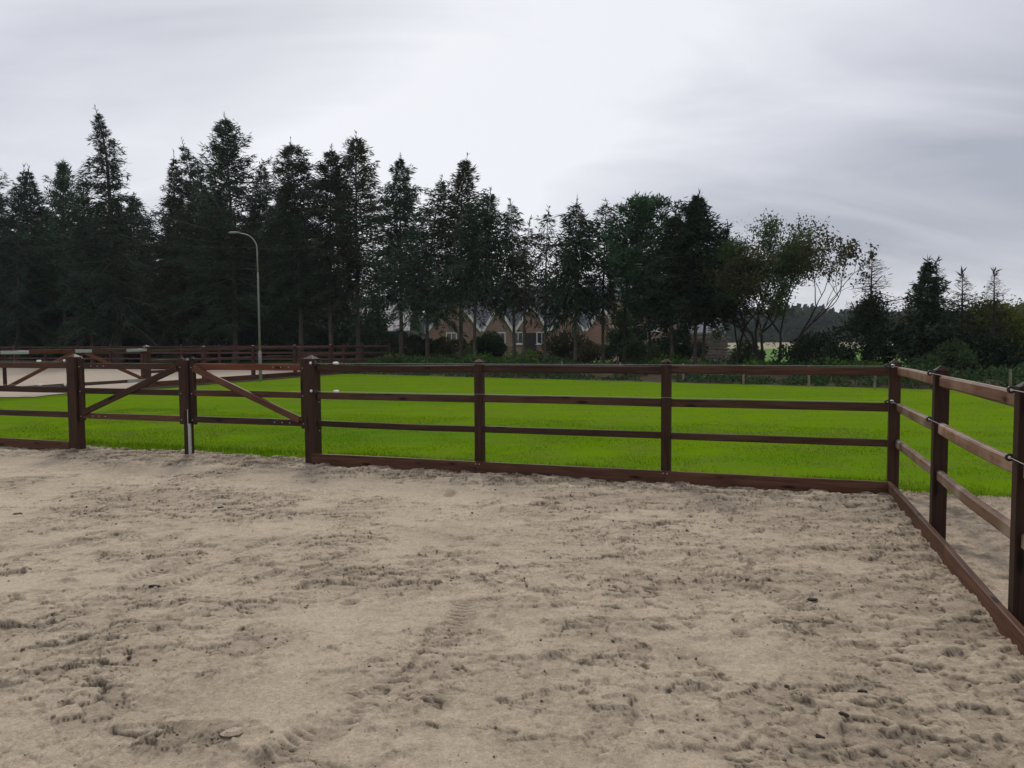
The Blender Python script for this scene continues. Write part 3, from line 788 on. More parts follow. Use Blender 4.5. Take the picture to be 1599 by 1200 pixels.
def conifer(seed, H, cb, R, nb=110, tw=46, droop=.25, up_top=.6, lean=(0, 0), dens=1.0, sparse=0.0, twl=.40, pw=.8, tw_w=1.0, tr=None, gap=None, pine=False, bare=0.0, kink=0.0):
    """tapered trunk with limbs, and a crown of twig-sized faces; metres, base at origin"""
    rg = np.random.default_rng(seed)
    tr = tr or max(.09, H * .011)
    nz = 12
    tz = np.linspace(-.3, H, nz); f = np.clip(tz / H, 0, 1)
    wx, wy = rg.normal(0, .05, 2)
    path = np.stack([lean[0] * f ** 2.5 + wx * np.sin(f * 5) * H * .04, lean[1] * f ** 2 + wy * np.sin(f * 4) * H * .04, tz], 1)
    if kink: path[:, 0] += kink * np.clip((f - .86) / .14, 0, 1)
    trk = MB(); trk.tube(path, list(np.maximum(tr * (1 - f) ** .8 * (1 + .35 * np.exp(-tz / .5)), .012)), 7, False)
    def tp(z):
        return np.array([np.interp(z, tz, path[:, 0]), np.interp(z, tz, path[:, 1]), z])
    P, D, Ln, Wd = [], [], [], []
    ga = rg.random() * 6.28
    side_w = rg.random(6)
    nb = int(nb * 1.45)
    for i in range(nb):
        q = (i + rg.uniform(-1.5, 2.5)) / nb
        q = min(max(q, 0.0), .995)
        fz = cb + (1 - cb) * q
        z = fz * H * .965
        ga += 2.399 + rg.normal(0, .35)
        prof = min((1 - q) ** pw, 2.6 * (1 - q) + .03) * (1 - .35 * np.exp(-q * 9)) + .03
        whorl = .5 + .5 * math.sin(q * H * 4.2 + 2 * side_w[0] * 6)
        prof *= .72 + .42 * whorl
        asym = .62 + .85 * np.interp((ga % 6.283) / 6.283 * 6, range(7), list(side_w) + [side_w[0]])
        Lb = R * 1.12 * prof * rg.uniform(.5, 1.2) * asym
        if rg.random() < .09: Lb *= 1.5
        el0 = -.15 + (up_top + .15) * q ** 1.5 + rg.normal(0, .22)
        ns = 9; t = np.linspace(0, 1, ns)
        if pine: zz = Lb * (t * (.15 + .5 * q) + .25 * t ** 2)
        else: zz = Lb * (math.sin(min(el0, 1.0)) * t - droop * 1.6 * (1 - q * .7) * t ** 1.6 + .22 * droop * t ** 4)
        rr = Lb * t * (1 - .04 * t) * (1 if pine else math.cos(min(el0, 1.0)))
        wob_ = rg.normal(0, .05) * Lb * np.sin(t * 3)
        bx = rr * math.cos(ga) - wob_ * math.sin(ga); by = rr * math.sin(ga) + wob_ * math.cos(ga)
        Bp = tp(z) + np.stack([bx, by, zz], 1)
        Bp[:, 2] = np.minimum(Bp[:, 2], H * .985 - .1 * rg.random() - (0.25 if pine else 1.1 * rg.uniform(.6, 1.3)) * np.abs(rr))
        rb = max(.008, .02 * Lb ** .8)
        trk.tube(Bp[::2], list(np.linspace(rb, .004, 5)), 3, False)
        if rg.random() < bare: continue
        k = int(tw * 1.55 * dens * (.35 + .65 * Lb / max(R * .6, .1)) * (1 - sparse * rg.random()))
        if k < 4: k = 4
        if pine:
            u_ = np.clip(1 - rg.random(k) ** 1.6 * .7, 0, 1)
        else:
            u_ = rg.uniform(.03, 1.0, k) ** .8
        base = np.stack([np.interp(u_, t, Bp[:, j]) for j in range(3)], 1)
        axis = np.array([math.cos(ga), math.sin(ga), 0]); perp = np.array([-axis[1], axis[0], 0])
        if pine:
            d = rg.normal(size=(k, 3)) + axis * .5 + np.array([0, 0, .55])
            cc = rg.integers(0, ns // 2, k) * 2 + 2; u_ = np.clip(t[np.minimum(cc, ns - 1)], .3, 1); base = np.stack([np.interp(u_, t, Bp[:, j]) for j in range(3)], 1) + rg.normal(0, .13, (k, 3)) * min(1, .4 + Lb * .4); ln = rg.uniform(.7, 1.3, k) * twl * .95; wd = rg.uniform(.022, .045, k)
        else:
            sgn = rg.choice([-1, 1], k)
            hang = rg.uniform(.1, 1.0, k) * (droop * 3.0) * (1 - q * .75)
            upw = rg.uniform(-.1, .35, k) * q
            d = axis * rg.uniform(.2, 1.0, k)[:, None] + perp * (sgn * rg.uniform(.1, .95, k))[:, None] + np.array([0, 0, 1.0]) * (upw - hang + rg.normal(0, .3, k))[:, None]
            spread = (sgn * rg.random(k) * .20 * Lb * (1.05 - u_))
            base = base + perp * spread[:, None] + rg.normal(0, 1, (k, 3)) * np.array([.05, .05, .14]) * min(1, Lb)
            ln = twl * rg.uniform(.5, 1.45, k) * (.55 + .45 * min(1, Lb / 1.6)); wd = tw_w * rg.uniform(.018, .05, k) * (.6 + .4 * min(1, Lb / 1.6))
        P.append(base); D.append(d); Ln.append(ln); Wd.append(wd)
    # leader shoot
    k = 14; zt = H * (1 - rg.random(k) * .06)
    P.append(np.array([tp(z) for z in zt])); D.append(rg.normal(0, .6, (k, 3)) + np.array([0, 0, 1.1])); Ln.append(rg.uniform(.15, .38, k)); Wd.append(rg.uniform(.02, .035, k))
    P = np.concatenate(P); D = np.concatenate(D); Ln = np.concatenate(Ln); Wd = np.concatenate(Wd)
    V, F = kites(P, D, Ln, Wd, rg)
    return trk, V, F
def put_conifer(tip, base_px, Y, label, cat='spruce tree', name='spruce_tree', mat='spruce', bark='bark', group='trees along the field edge', zb=.15, **kw):
    b = at(base_px, 560, Y); t = at(tip[0], tip[1], Y); H = t[2] - zb
    g = empty(name, (b[0], Y, zb))
    kw.setdefault('seed', random.randrange(10 ** 6))
    trk, V, F = conifer(H=H, lean=(t[0] - b[0], 0), **kw)
    link('trunk', mesh_py('trunk', trk.V, trk.F, M[bark], True), g)
    link('crown', mesh_np('crown', V, F, M[mat]), g)
    tag(g, label, cat, group)
    return g
SPR = 'spruces along the left'
put_conifer((-14, 246), -12, 61, 'dark spruce cut by the left edge of the picture', cb=.10, R=3.8, nb=120, tw=60, group=SPR)
put_conifer((38, 258), 30, 60, 'dark spruce with a thin pointed tip, second from the left edge', cb=.12, R=3.4, nb=110, tw=60, group=SPR, mat='spruce_b')
put_conifer((98, 248), 104, 62, 'clumpy dark pine left of the tallest leaning spruce', cat='pine tree', name='pine_tree', mat='pine', cb=.25, R=3.4, nb=80, tw=80, pine=True, group=SPR)
put_conifer((158, 165), 184, 57, 'tallest spruce, its thin tip bent to the left', cb=.12, R=4.5, nb=170, tw=64, droop=.3, pw=1.05, kink=-.5, group=SPR, tr=.30)
put_conifer((120, 330), 145, 56, 'small spruce on a reddish leaning trunk below the tallest spruce', cb=.28, R=2.6, nb=90, tw=55, bark='bark_red', group=SPR, mat='spruce_b')
put_conifer((270, 238), 277, 59, 'narrow spruce in the gap right of the tallest spruce', cb=.14, R=3.0, nb=120, tw=52, droop=.3, group=SPR, mat='spruce_br')
put_conifer((285, 218), 322, 60, 'spruce leaning left behind the broad bushy spruce', cb=.16, R=3.2, nb=120, tw=55, group=SPR)
put_conifer((352, 176), 368, 57, 'broad bushy spruce with a thin bare leader, left of the lamp post', cb=.16, R=4.8, nb=180, tw=66, droop=.12, up_top=.9, pw=.75, group=SPR)
put_conifer((410, 250), 405, 60, 'dense spruce directly behind the lamp post top', cb=.16, R=3.6, nb=130, tw=58, group=SPR)
put_conifer((455, 216), 470, 55, 'spruce with a blunt dense top right of the lamp post', cb=.27, R=3.5, nb=140, tw=62, pw=.55, group=SPR, bark='bark')
put_conifer((516, 226), 518, 54, 'spruce with a square shouldered top, left half of a close pair', cb=.29, R=2.9, nb=130, tw=58, pw=.5, droop=.2, group=SPR)
put_conifer((556, 206), 560, 55, 'spruce with ragged upswept top, right half of a close pair', cb=.30, R=3.4, nb=130, tw=56, pw=.62, up_top=.9, droop=.18, group=SPR, mat='spruce_br')
put_conifer((625, 238), 627, 50, 'regular pointed spruce on a pale trunk, left of the brick gables', cb=.30, R=3.3, nb=140, tw=60, pw=.95, droop=.3, group='spruces before the houses')
put_conifer((690, 275), 668, 47, 'spruce on a leaning trunk before the leftmost brick gable', cb=.30, R=2.6, nb=100, tw=36, group='spruces before the houses', mat='spruce_b')
put_conifer((724, 241), 720, 46, 'spruce whose tip leans right and ends in a knot', cb=.36, R=2.9, nb=130, tw=40, up_top=.9, droop=.2, kink=.25, group='spruces before the houses', mat='spruce_br')
put_conifer((767, 296), 741, 43, 'forked looking spruce right of the knotted tip, on a pale straight trunk', cb=.42, R=2.0, nb=110, tw=30, droop=.4, pw=.5, group='spruces before the houses')
put_conifer((797, 312), 803, 42, 'narrow spruce with hanging twigs before the second brick gable', cb=.40, R=1.35, nb=95, tw=19, droop=.55, pw=.45, bare=.15, twl=.42, group='thin drooping spruces')
put_conifer((828, 342), 818, 41, 'thin half bare spruce left of the barest one', cb=.42, R=1.05, nb=85, tw=12, droop=.6, pw=.35, bare=.35, twl=.45, group='thin drooping spruces', mat='spruce_br')
put_conifer((857, 325), 851, 40.5, 'barest thin spruce with hanging brown twigs in front of the brick gables', cb=.40, R=1.25, nb=90, tw=10, droop=.6, pw=.35, bare=.42, twl=.45, group='thin drooping spruces', mat='spruce_br')
put_conifer((901, 312), 898, 39.5, 'spruce with shaggy hanging twigs and a dense tip, before the last brick gable', cb=.38, R=1.6, nb=120, tw=25, droop=.55, pw=.4, bare=.12, twl=.45, group='thin drooping spruces')
put_conifer((946, 312), 942, 40, 'thin spruce with a lone tufted tip beside the clumpy green pine', cb=.40, R=1.3, nb=80, tw=18, droop=.35, pw=.4, bare=.2, twl=.4, group='thin drooping spruces')
put_conifer((1008, 308), 975, 39, 'clumpy green pine with a broad rounded top', cat='pine tree', name='pine_tree', mat='pine', cb=.52, R=1.9, nb=44, tw=84, pine=True, pw=.32, twl=.30, bark='bark_dark')
put_conifer((985, 390), 1015, 37.5, 'lower green pine in front of the rounded pine', cat='pine tree', name='pine_tree', mat='pine', cb=.42, R=1.8, nb=38, tw=66, pine=True, pw=.4, twl=.30, bark='bark_dark')
put_conifer((1055, 332), 1049, 36, 'spruce on a straight bare lower trunk, left of the tall right hand spruce', cb=.40, R=1.6, nb=120, tw=30, droop=.35, pw=.4, twl=.34, group='spruces before the houses')
put_conifer((1092, 300), 1085, 35.5, 'tall dense spruce with upswept right arms, rightmost of the high row', cb=.34, R=2.3, nb=170, tw=46, droop=.14, up_top=.95, pw=.8, twl=.32, group='spruces before the houses')
put_conifer((1138, 352), 1098, 36, 'slanting dark spruce pressed against the tall right hand spruce', cb=.38, R=1.5, nb=90, tw=34, droop=.12, up_top=.9, twl=.32, group='spruces before the houses')
# right hand group
RG = 'small conifers on the right'
put_conifer((1362, 396), 1358, 31, 'bare larch like tree standing alone with a needle thin leader', cat='larch tree', name='larch_tree', cb=.44, R=.85, nb=110, tw=7, droop=.05, up_top=.35, bare=.45, twl=.28, tw_w=.3, pw=.55, bark='bark_dark', mat='bark_dark', group=RG)
put_conifer((1449, 405), 1447, 30, 'small dense topped spruce, tallest of the right hand group', cb=.12, R=1.25, nb=120, tw=44, droop=.22, pw=.8, twl=.24, group=RG)
put_conifer((1462, 408), 1464, 30.6, 'thin bare conifer touching the small dense topped spruce', cb=.3, R=.6, nb=80, tw=7, bare=.4, twl=.28, tw_w=.3, droop=.05, pw=.5, bark='bark_dark', mat='bark_dark', group=RG)
put_conifer((1503, 426), 1501, 29.5, 'sparse conifer with bare upper twigs, between two others on the right', cb=.2, R=.95, nb=100, tw=10, bare=.3, twl=.26, tw_w=.45, droop=.12, pw=.6, group=RG, bark='bark_dark', mat='spruce_br')
put_conifer((1553, 424), 1550, 29, 'bare tipped conifer rising over the yellow green bush', cb=.34, R=.55, nb=90, tw=7, bare=.4, twl=.28, tw_w=.3, droop=.02, up_top=.5, pw=.5, bark='bark_dark', mat='bark_dark', group=RG)

# shaded second and third rows behind the spruces on the left (one mesh per kind, shared)
protos = []
for k in range(4):
    trk, V, F = conifer(900 + k, 12.0, .05, 3.4, nb=120, tw=52, droop=.22)
    protos.append((mesh_py('trunk', trk.V, trk.F, M['bark_dark'], True), mesh_np('crown', V, F, M['spruce'])))
k = 0
for row, (y0, top) in enumerate(((66, 278), (72, 315))):
    for px in range(-60, 450, 46):
        px2 = px + random.uniform(-14, 14) + row * 25; Yq = y0 + random.uniform(-2, 2)
        tq = at(px2, top + random.uniform(-25, 40) + max(0, px - 400) * .38, Yq)
        g = empty('spruce_tree', (tq[0], Yq, .1), random.random() * 6.28)
        tag(g, 'shaded spruce in the dark rows behind the tall left hand spruces', 'spruce tree', 'shaded spruces in the back rows')
        sc_ = tq[2] / 12.0; g.scale = (max(.8, sc_ * 1.05),) * 2 + (sc_,)
        link('trunk', protos[k % 4][0], g); link('crown', protos[k % 4][1], g); k += 1

# broadleaf trees
def broadleaf(seed, H, spread, nleaf, leaf=.13, lean=(0, 0), split=.3, levels=5, upward=.55, stems=1, base_r=.12, leaf_from=3, clump=.22):
    rg = np.random.default_rng(seed)
    mb = MB(); tips = []
    def grow(p, d, l, r, lev):
        n = 4; pts = [p]; q = p.copy(); dd = d.copy()
        for i in range(n):
            dd = dd + rg.normal(0, .10, 3); dd[2] += .03; dd /= np.linalg.norm(dd); q = q + dd * l / n; pts.append(q.copy())
        mb.tube(pts, list(np.linspace(r, r * .62, n + 1)), 6 if lev < 2 else 3, False)
        if lev >= leaf_from:
            for pp in pts[1:]: tips.append(pp)
        if lev >= levels: return
        for i in range(3 if rg.random() < .55 else 2):
            nd = dd + rg.normal(0, 1, 3) * spread; nd[2] += upward * .35; nd /= np.linalg.norm(nd)
            grow(q if i < 2 else pts[2], nd, l * rg.uniform(.62, .86), r * .62, lev + 1)
    for s in range(stems):
        d = np.array([lean[0] + rg.normal(0, .12 * (stems > 1)), lean[1], 1.0]); d /= np.linalg.norm(d)
        grow(np.array([rg.normal(0, .12) * (stems > 1), 0, -.2]), d, H * split, base_r, 0)
    tips = np.array(tips); 
    s_ = H / max(tips[:, 2].max(), .1)
    mb.V = [(v[0] * s_, v[1] * s_, v[2] * s_) for v in mb.V]; tips = tips * s_
    P = tips[rg.integers(0, len(tips), nleaf)] + rg.normal(0, clump, (nleaf, 3))
    V, F = kites(P, rg.normal(size=(nleaf, 3)) + np.array([0, 0, -.3]), leaf * rg.uniform(.6, 1.4, nleaf), leaf * .3 * rg.uniform(.7, 1.3, nleaf), rg)
    return mb, V, F
def put_broad(tip, base_px, Y, label, mat, cat='tree', name='broadleaf_tree', group='broadleaf trees on the right', bark='bark_dark', zb=.2, **kw):
    b = at(base_px, 560, Y); t = at(tip[0], tip[1], Y)
    g = empty(name, (b[0], Y, zb))
    mb, V, F = broadleaf(H=t[2] - zb, **kw)
    link('trunk', mesh_py('trunk', mb.V, mb.F, M[bark], True), g); link('crown', mesh_np('crown', V, F, M[mat]), g)
    return tag(g, label, cat, group)
put_broad((1195, 338), 1186, 34, 'leafy dull green broadleaf tree right of the tall spruce', 'leaf', seed=12, spread=.42, nleaf=24000, leaf=.11, stems=3, levels=6, clump=.17, split=.24, leaf_from=4, base_r=.07)
put_broad((1170, 375), 1150, 35, 'thin trunked leafy tree close beside the tall right hand spruce', 'leaf', seed=31, spread=.40, nleaf=6500, leaf=.12, stems=1, levels=6, leaf_from=4, clump=.16, split=.33, base_r=.08)
put_broad((1300, 352), 1222, 33, 'half bare broadleaf tree leaning right with brown tinged leaves at its tips', 'leaf_sparse', seed=5, spread=.36, nleaf=3600, leaf=.14, lean=(.17, 0), stems=2, levels=6, clump=.12, leaf_from=5, split=.27, base_r=.07)
put_broad((1385, 470), 1360, 31.5, 'dark twiggy shrub tree around the foot of the lone bare larch', 'leaf_dark', seed=9, spread=.6, nleaf=5200, leaf=.12, stems=1, levels=4, clump=.22, split=.46, base_r=.05, leaf_from=1)
put_broad((1400, 480), 1397, 32, 'slender twin stemmed small tree between larch and dense spruce', 'leaf_br', seed=19, spread=.4, nleaf=1500, leaf=.12, stems=2, levels=4, clump=.22, split=.42, base_r=.035, leaf_from=2)
put_broad((1565, 478), 1543, 31, 'yellow green leafy tree near the right edge', 'leaf_yel', seed=23, spread=.55, nleaf=8000, leaf=.13, stems=2, levels=5, clump=.28, split=.28, base_r=.06, leaf_from=2, bark='bark')

# shrubs: stems and a leaf mass with lumps and gaps
def shrub_mesh(seed, rx, ry, h, n, leaf, mat, lumps=9):
    rg = np.random.default_rng(seed)
    C = np.stack([rg.normal(0, .42, lumps) * rx, rg.normal(0, .42, lumps) * ry, h * rg.uniform(.2, .78, lumps)], 1)
    Rr = rg.uniform(.26, .48, lumps) * min(rx, h)
    k = rg.integers(0, lumps, n); d = rg.normal(size=(n, 3)); d /= np.linalg.norm(d, axis=1)[:, None]
    P = C[k] + d * (Rr[k] * rg.random(n) ** .35)[:, None] * np.array([1.15, 1.15, .95])
    P[:, 2] = np.abs(P[:, 2]) + .03
    V, F = kites(P, d + rg.normal(0, .7, (n, 3)), leaf * rg.uniform(.6, 1.5, n), leaf * .33 * rg.uniform(.7, 1.3, n), rg)
    mb = MB()
    for i in range(lumps):
        mb.tube([(C[i][0] * .2, C[i][1] * .2, -.15), (C[i][0] * .6, C[i][1] * .6, C[i][2] * .6), C[i]], [.03, .022, .01], 4, False)
    return mesh_py('stem', mb.V, mb.F, M['bark_dark'], True), mesh_np('foliage', V, F, M[mat])
def put_shrub(px, py_top, Y, half_px, label, mat, n=3500, leaf=.13, group='shrubs under the trees', name='shrub', zb=.05):
    t = at(px, py_top, Y); rx = half_px * Y / FPX
    s, f = shrub_mesh(random.randrange(10 ** 6), rx, rx * .9, t[2] - zb, n, leaf, mat)
    g = empty(name, (t[0], Y, zb)); link('stem', s, g); link('foliage', f, g)
    return tag(g, label, 'shrub', group)
put_shrub(1262, 518, 33, 62, 'large dark rounded shrub under the half bare tree', 'leaf_dark', 9000, .12)
put_shrub(1290, 535, 31.8, 36, 'dark shrub at the right flank of the large rounded shrub', 'leaf_dark', 3500, .12)
put_shrub(1450, 492, 30.5, 60, 'dark mass of foliage under the small dense topped spruce', 'leaf_dark', 9000, .12)
put_shrub(1505, 500, 30, 52, 'dark shrub below the sparse right hand conifer', 'leaf_dark', 8000, .12)
put_shrub(1560, 520, 29, 52, 'dark green shrub below the yellow green tree', 'leaf_dark', 8000, .12)
put_shrub(1615, 470, 31, 60, 'tall dark shrub cut by the right edge', 'leaf_dark', 8000, .13)
put_shrub(1480, 540, 28.5, 46, 'low leafy dark shrub behind the second right hand post', 'leaf', 4000, .10)
put_shrub(760, 520, 46, 36, 'dark round shrub left of the brick wall, below the forked spruce', 'leaf_dark', 6000, .14)
put_shrub(700, 515, 49, 40, 'yellowish leafy shrub before the leftmost brick gable', 'leaf_br', 5000, .14)
put_shrub(735, 540, 47, 40, 'low dark shrub at the foot of two pale trunks', 'leaf', 4000, .13)
put_shrub(875, 520, 44, 30, 'loose brownish shrub before the brick wall', 'leaf_br', 2600, .14)
put_shrub(835, 545, 44, 36, 'low bright shrub below the brick gables', 'leaf_bright', 1800, .12)
put_shrub(930, 530, 43, 30, 'loose shrub between brick wall and the dark pine trunk', 'leaf_br', 2600, .13)
put_shrub(1040, 520, 44, 34, 'dark shrub before the pale window of the right hand house', 'leaf_dark', 4500, .13)
put_shrub(965, 470, 41, 34, 'leafy green understorey tree below the clumpy pine', 'leaf', 6500, .14)
put_shrub(560, 500, 58, 36, 'dull shrub under the close pair of spruces', 'leaf_dark', 4500, .17)
put_shrub(640, 520, 53, 36, 'dark shrub beside the pale trunk of the pointed spruce', 'leaf_dark', 4500, .15)
put_shrub(1165, 530, 36, 30, 'leafy bush beside the grey boards', 'leaf', 3000, .12)
put_shrub(905, 515, 45, 34, 'loose tall shrub before the last brick gable', 'leaf_br', 3000, .14)
put_shrub(985, 505, 45, 34, 'dark bushy shrub before the right hand house door', 'leaf_dark', 5000, .14)
put_shrub(1062, 500, 43, 30, 'dark shrub at the corner of the right hand house', 'leaf_dark', 5000, .13)
put_shrub(1010, 535, 42, 40, 'low leafy shrub below the right hand house windows', 'leaf', 3500, .13)
put_shrub(668, 510, 50, 26, 'dark shrub hiding the left end of the brick gables', 'leaf_dark', 4500, .14)
sh = [shrub_mesh(500 + k, 3.2, 3.0, 4.2, 7000, .28, 'leaf_dark', 12) for k in range(3)]  # shrub row added to turn the gaps between the trunks black
for i, px in enumerate(range(-40, 600, 46)):
    Yq = 69 + (i % 3) * 2.5; p = at(px + random.uniform(-10, 10), 560, Yq)
    g = empty('shrub', (p[0], Yq, .05), random.random() * 6.28); g.scale = (1, 1, random.uniform(.85, 1.3))
    link('stem', sh[i % 3][0], g); link('foliage', sh[i % 3][1], g)
    tag(g, 'tall dark shrub added to blacken the gaps behind the left hand spruce trunks', 'shrub', 'shrubs in the shade behind the spruces')

# undergrowth along the far edge of the grass
def leaf_stuff(name, label, U0, U1, V0, V1, n, h, leaf, mat, seed, thr=.0, bright=None):
    rg = np.random.default_rng(seed)
    uu = rg.uniform(U0, U1, n); vv = rg.uniform(V0, V1, n)
    x = E0[0] + EE[0] * uu + nb[0] * vv; y = E0[1] + EE[1] * uu + nb[1] * vv
    m = fbm(x * .55, y * .55, seed, 3); keep = (m > thr) & off_paddock(x, y); x, y, m = x[keep], y[keep], m[keep]; n = len(x)
    z = bank_z(x, y) + rg.random(n) ** 1.2 * h * np.clip((m - thr) * 2.6, .15, 1.4)
    V, F = kites(np.stack([x, y, z], 1), rg.normal(size=(n, 3)) + np.array([0, -.2, .5]), leaf * rg.uniform(.6, 1.5, n), leaf * .36 * rg.uniform(.7, 1.3, n), rg)
    o = link(name, mesh_np(name, V, F, M[mat])); return tag(o, label, 'undergrowth', kind='stuff')
leaf_stuff('undergrowth', 'low green undergrowth covering the bank at the far edge of the grass', -8, 40, .25, 4.2, 42000, .5, .11, 'under', 101, .33)
leaf_stuff('undergrowth', 'brighter leafy undergrowth behind the trunks at the far edge', -3, 22, 4.0, 9.0, 22000, .55, .13, 'leaf_bright', 105, .42)
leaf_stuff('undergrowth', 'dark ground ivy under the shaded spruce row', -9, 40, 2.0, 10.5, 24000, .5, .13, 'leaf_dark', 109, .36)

# thin wire fence on the bank
wf = empty('wire_fence', (*E0, 0)); tag(wf, 'thin wire fence with small pale posts before the undergrowth', 'fence')
SP = post_mesh('post', .06, .62, M['log'], cap=.02)
org = np.array([*E0, 0.0]); wp = []
for px, Yq in ((705, 37.5), (878, 32.4), (968, 29.9), (1067, 28.2), (1161, 26.4), (1263, 25.0), (1366, 23.7), (1470, 22.6), (1578, 21.4)):
    p = at(px, 590, Yq); p[2] = .08; wp.append(p)
    link('post', SP, wf, p - org, (random.uniform(-.03, .03), random.uniform(-.03, .03), random.random()))
for z in (.3, .45, .6):
    mb = MB(); mb.tube([p - org + np.array([0, 0, z - .06]) for p in wp], .004, 4, False); mb.build('wire', M['black_plastic'], wf)

# ------------------------------------------------------------------ houses behind the trees
def prism_roof(x0, x1, y0, y1, ze, zr, th=.12, ov=.25):
    """gable roof, ridge along Y (front to back)"""
    xm = (x0 + x1) / 2; sl = (zr - ze) / (xm - x0); a = x0 - ov; b = x1 + ov; za = ze - sl * ov
    V = []
    for y in (y0, y1): V += [(a, y, za), (xm, y, zr), (b, y, za), (a, y, za + th), (xm, y, zr + th), (b, y, za + th)]
    F = [(0, 1, 4, 3), (1, 2, 5, 4), (9, 10, 7, 6), (10, 11, 8, 7), (3, 4, 10, 9), (4, 5, 11, 10), (6, 7, 1, 0), (7, 8, 2, 1), (0, 3, 9, 6), (2, 8, 11, 5)]
    return V, F
def ridge_roof(x0, x1, y0, y1, ze, zr, th=.14, ov=.35):
    """ridge along X"""
    ym = (y0 + y1) / 2; sl = (zr - ze) / (ym - y0); a = y0 - ov; b = y1 + ov; za = ze - sl * ov
    V = []
    for x in (x0 - .3, x1 + .3): V += [(x, a, za), (x, ym, zr), (x, b, za), (x, a, za + th), (x, ym, zr + th), (x, b, za + th)]
    F = [(0, 1, 4, 3), (1, 2, 5, 4), (9, 10, 7, 6), (10, 11, 8, 7), (3, 4, 10, 9), (4, 5, 11, 10), (6, 7, 1, 0), (7, 8, 2, 1), (0, 3, 9, 6), (2, 8, 11, 5)]
    return V, F
def window(parent, x, y, z, w_, h_):
    f = MB(); t = .07
    f.box(x - w_ / 2, x + w_ / 2, y - .05, y + .02, z, z + t).box(x - w_ / 2, x + w_ / 2, y - .05, y + .02, z + h_ - t, z + h_)
    f.box(x - w_ / 2, x - w_ / 2 + t, y - .05, y + .02, z + t, z + h_ - t).box(x + w_ / 2 - t, x + w_ / 2, y - .05, y + .02, z + t, z + h_ - t)
    f.box(x - t / 3, x + t / 3, y - .04, y + .02, z + t, z + h_ - t).box(x - w_ / 2 - .08, x + w_ / 2 + .08, y - .12, y - .052, z - .08, z - .003)
    o = f.build('window', M['white_paint'], parent)
    MB().box(x - w_ / 2 + t, x + w_ / 2 - t, y - .015, y - .005, z + t, z + h_ - t).build('pane', M['glass'], o)
HY = 62.0
hx = lambda px: float(at(px, 530, HY)[0])
hz = lambda py: CAMH + (530.5 - py) / FPX * HY
house = empty('brick_house', (hx(800), HY, 0)); tag(house, 'brick house with a zigzag of white edged gables behind the spruces', 'house')
ox = hx(800)
gx = [hx(p) - ox for p in (666, 753, 803, 858, 913, 968)]
pk = [hz(462), hz(480), hz(478), hz(480), hz(484)]
ze = hz(521)
MB().box(gx[0], gx[-1], 0, 8, -.2, ze).build('wall', M['brick'], house)
V, F = ridge_roof(gx[0], gx[-1], 1.2, 9.2, ze + .4, hz(445)); mb = MB(); mb.add(V, F); mb.build('roof', M['roof'], house)
for k in range(5):
    a, b = gx[k], gx[k + 1]; xm = (a + b) / 2; zp = pk[k]
    mb = MB(); mb.add([(a, 0, ze - .002), (b, 0, ze - .002), (xm, 0, zp), (a, .25, ze - .002), (b, .25, ze - .002), (xm, .25, zp)], [(0, 1, 2), (5, 4, 3), (0, 2, 5, 3), (1, 4, 5, 2), (0, 3, 4, 1)])
    mb.build('gable', M['brick'], house)
    mb = MB(); mb.add(*prism_roof(a, b, .26 - .4, 4.2, ze + .02, zp + .04, .1, -.02)); mb.build('gable_roof', M['roof'], house)
    for (p, q) in (((a, ze), (xm, zp)), ((b, ze), (xm, zp))):
        d = np.array([q[0] - p[0], 0, q[1] - p[1]]); l = np.linalg.norm(d); n_ = np.array([-d[2], 0, d[0]]) / l * .12
        if n_[2] < 0: n_ = -n_
        P0 = np.array([p[0], -.2, p[1]]); P1 = np.array([q[0], -.2, q[1]])
        Vb = [P0 - n_ * .4, P1 - n_ * .4, P1 + n_ * 1.3, P0 + n_ * 1.3]
        Vb = Vb + [v_ + np.array([0, .05, 0]) for v_ in Vb]
        mb = MB(); mb.add(Vb, [(0, 1, 2, 3), (7, 6, 5, 4), (0, 4, 5, 1), (1, 5, 6, 2), (2, 6, 7, 3), (3, 7, 4, 0)]); mb.build('verge_board', M['white_paint'], house)
for px in (781, 809, 846, 705, 880): window(house, hx(px) - ox, -.012, hz(537), .85, .95)
dr = MB(); x_ = hx(828) - ox; dr.box(x_ - .5, x_ + .5, -.05, -.003, -.1, hz(520)); dr.build('door', M['dark_wall'], house)

BY = 74.0
bx = lambda px: float(at(px, 530, BY)[0])
bz = lambda py: CAMH + (532.5 - py) / FPX * BY
barn = empty('barn', (bx(530), BY, 0)); tag(barn, 'low dark barn with a pale grey sheet roof behind the left spruces', 'barn'); o5 = bx(530)
MB().box(bx(250) - o5, bx(636) - o5, 0, 9, -.2, bz(516)).build('wall', M['dark_wall'], barn)
mb = MB(); mb.add(*ridge_roof(bx(250) - o5, bx(636) - o5, -.3, 9.3, bz(516) + .02, bz(465))); mb.build('roof', M['roof_pale'], barn)
mb = MB(); mb.box(bx(300) - o5, bx(340) - o5, -.06, -.004, 0, 2.2); mb.build('door', M['grey_board'], barn)

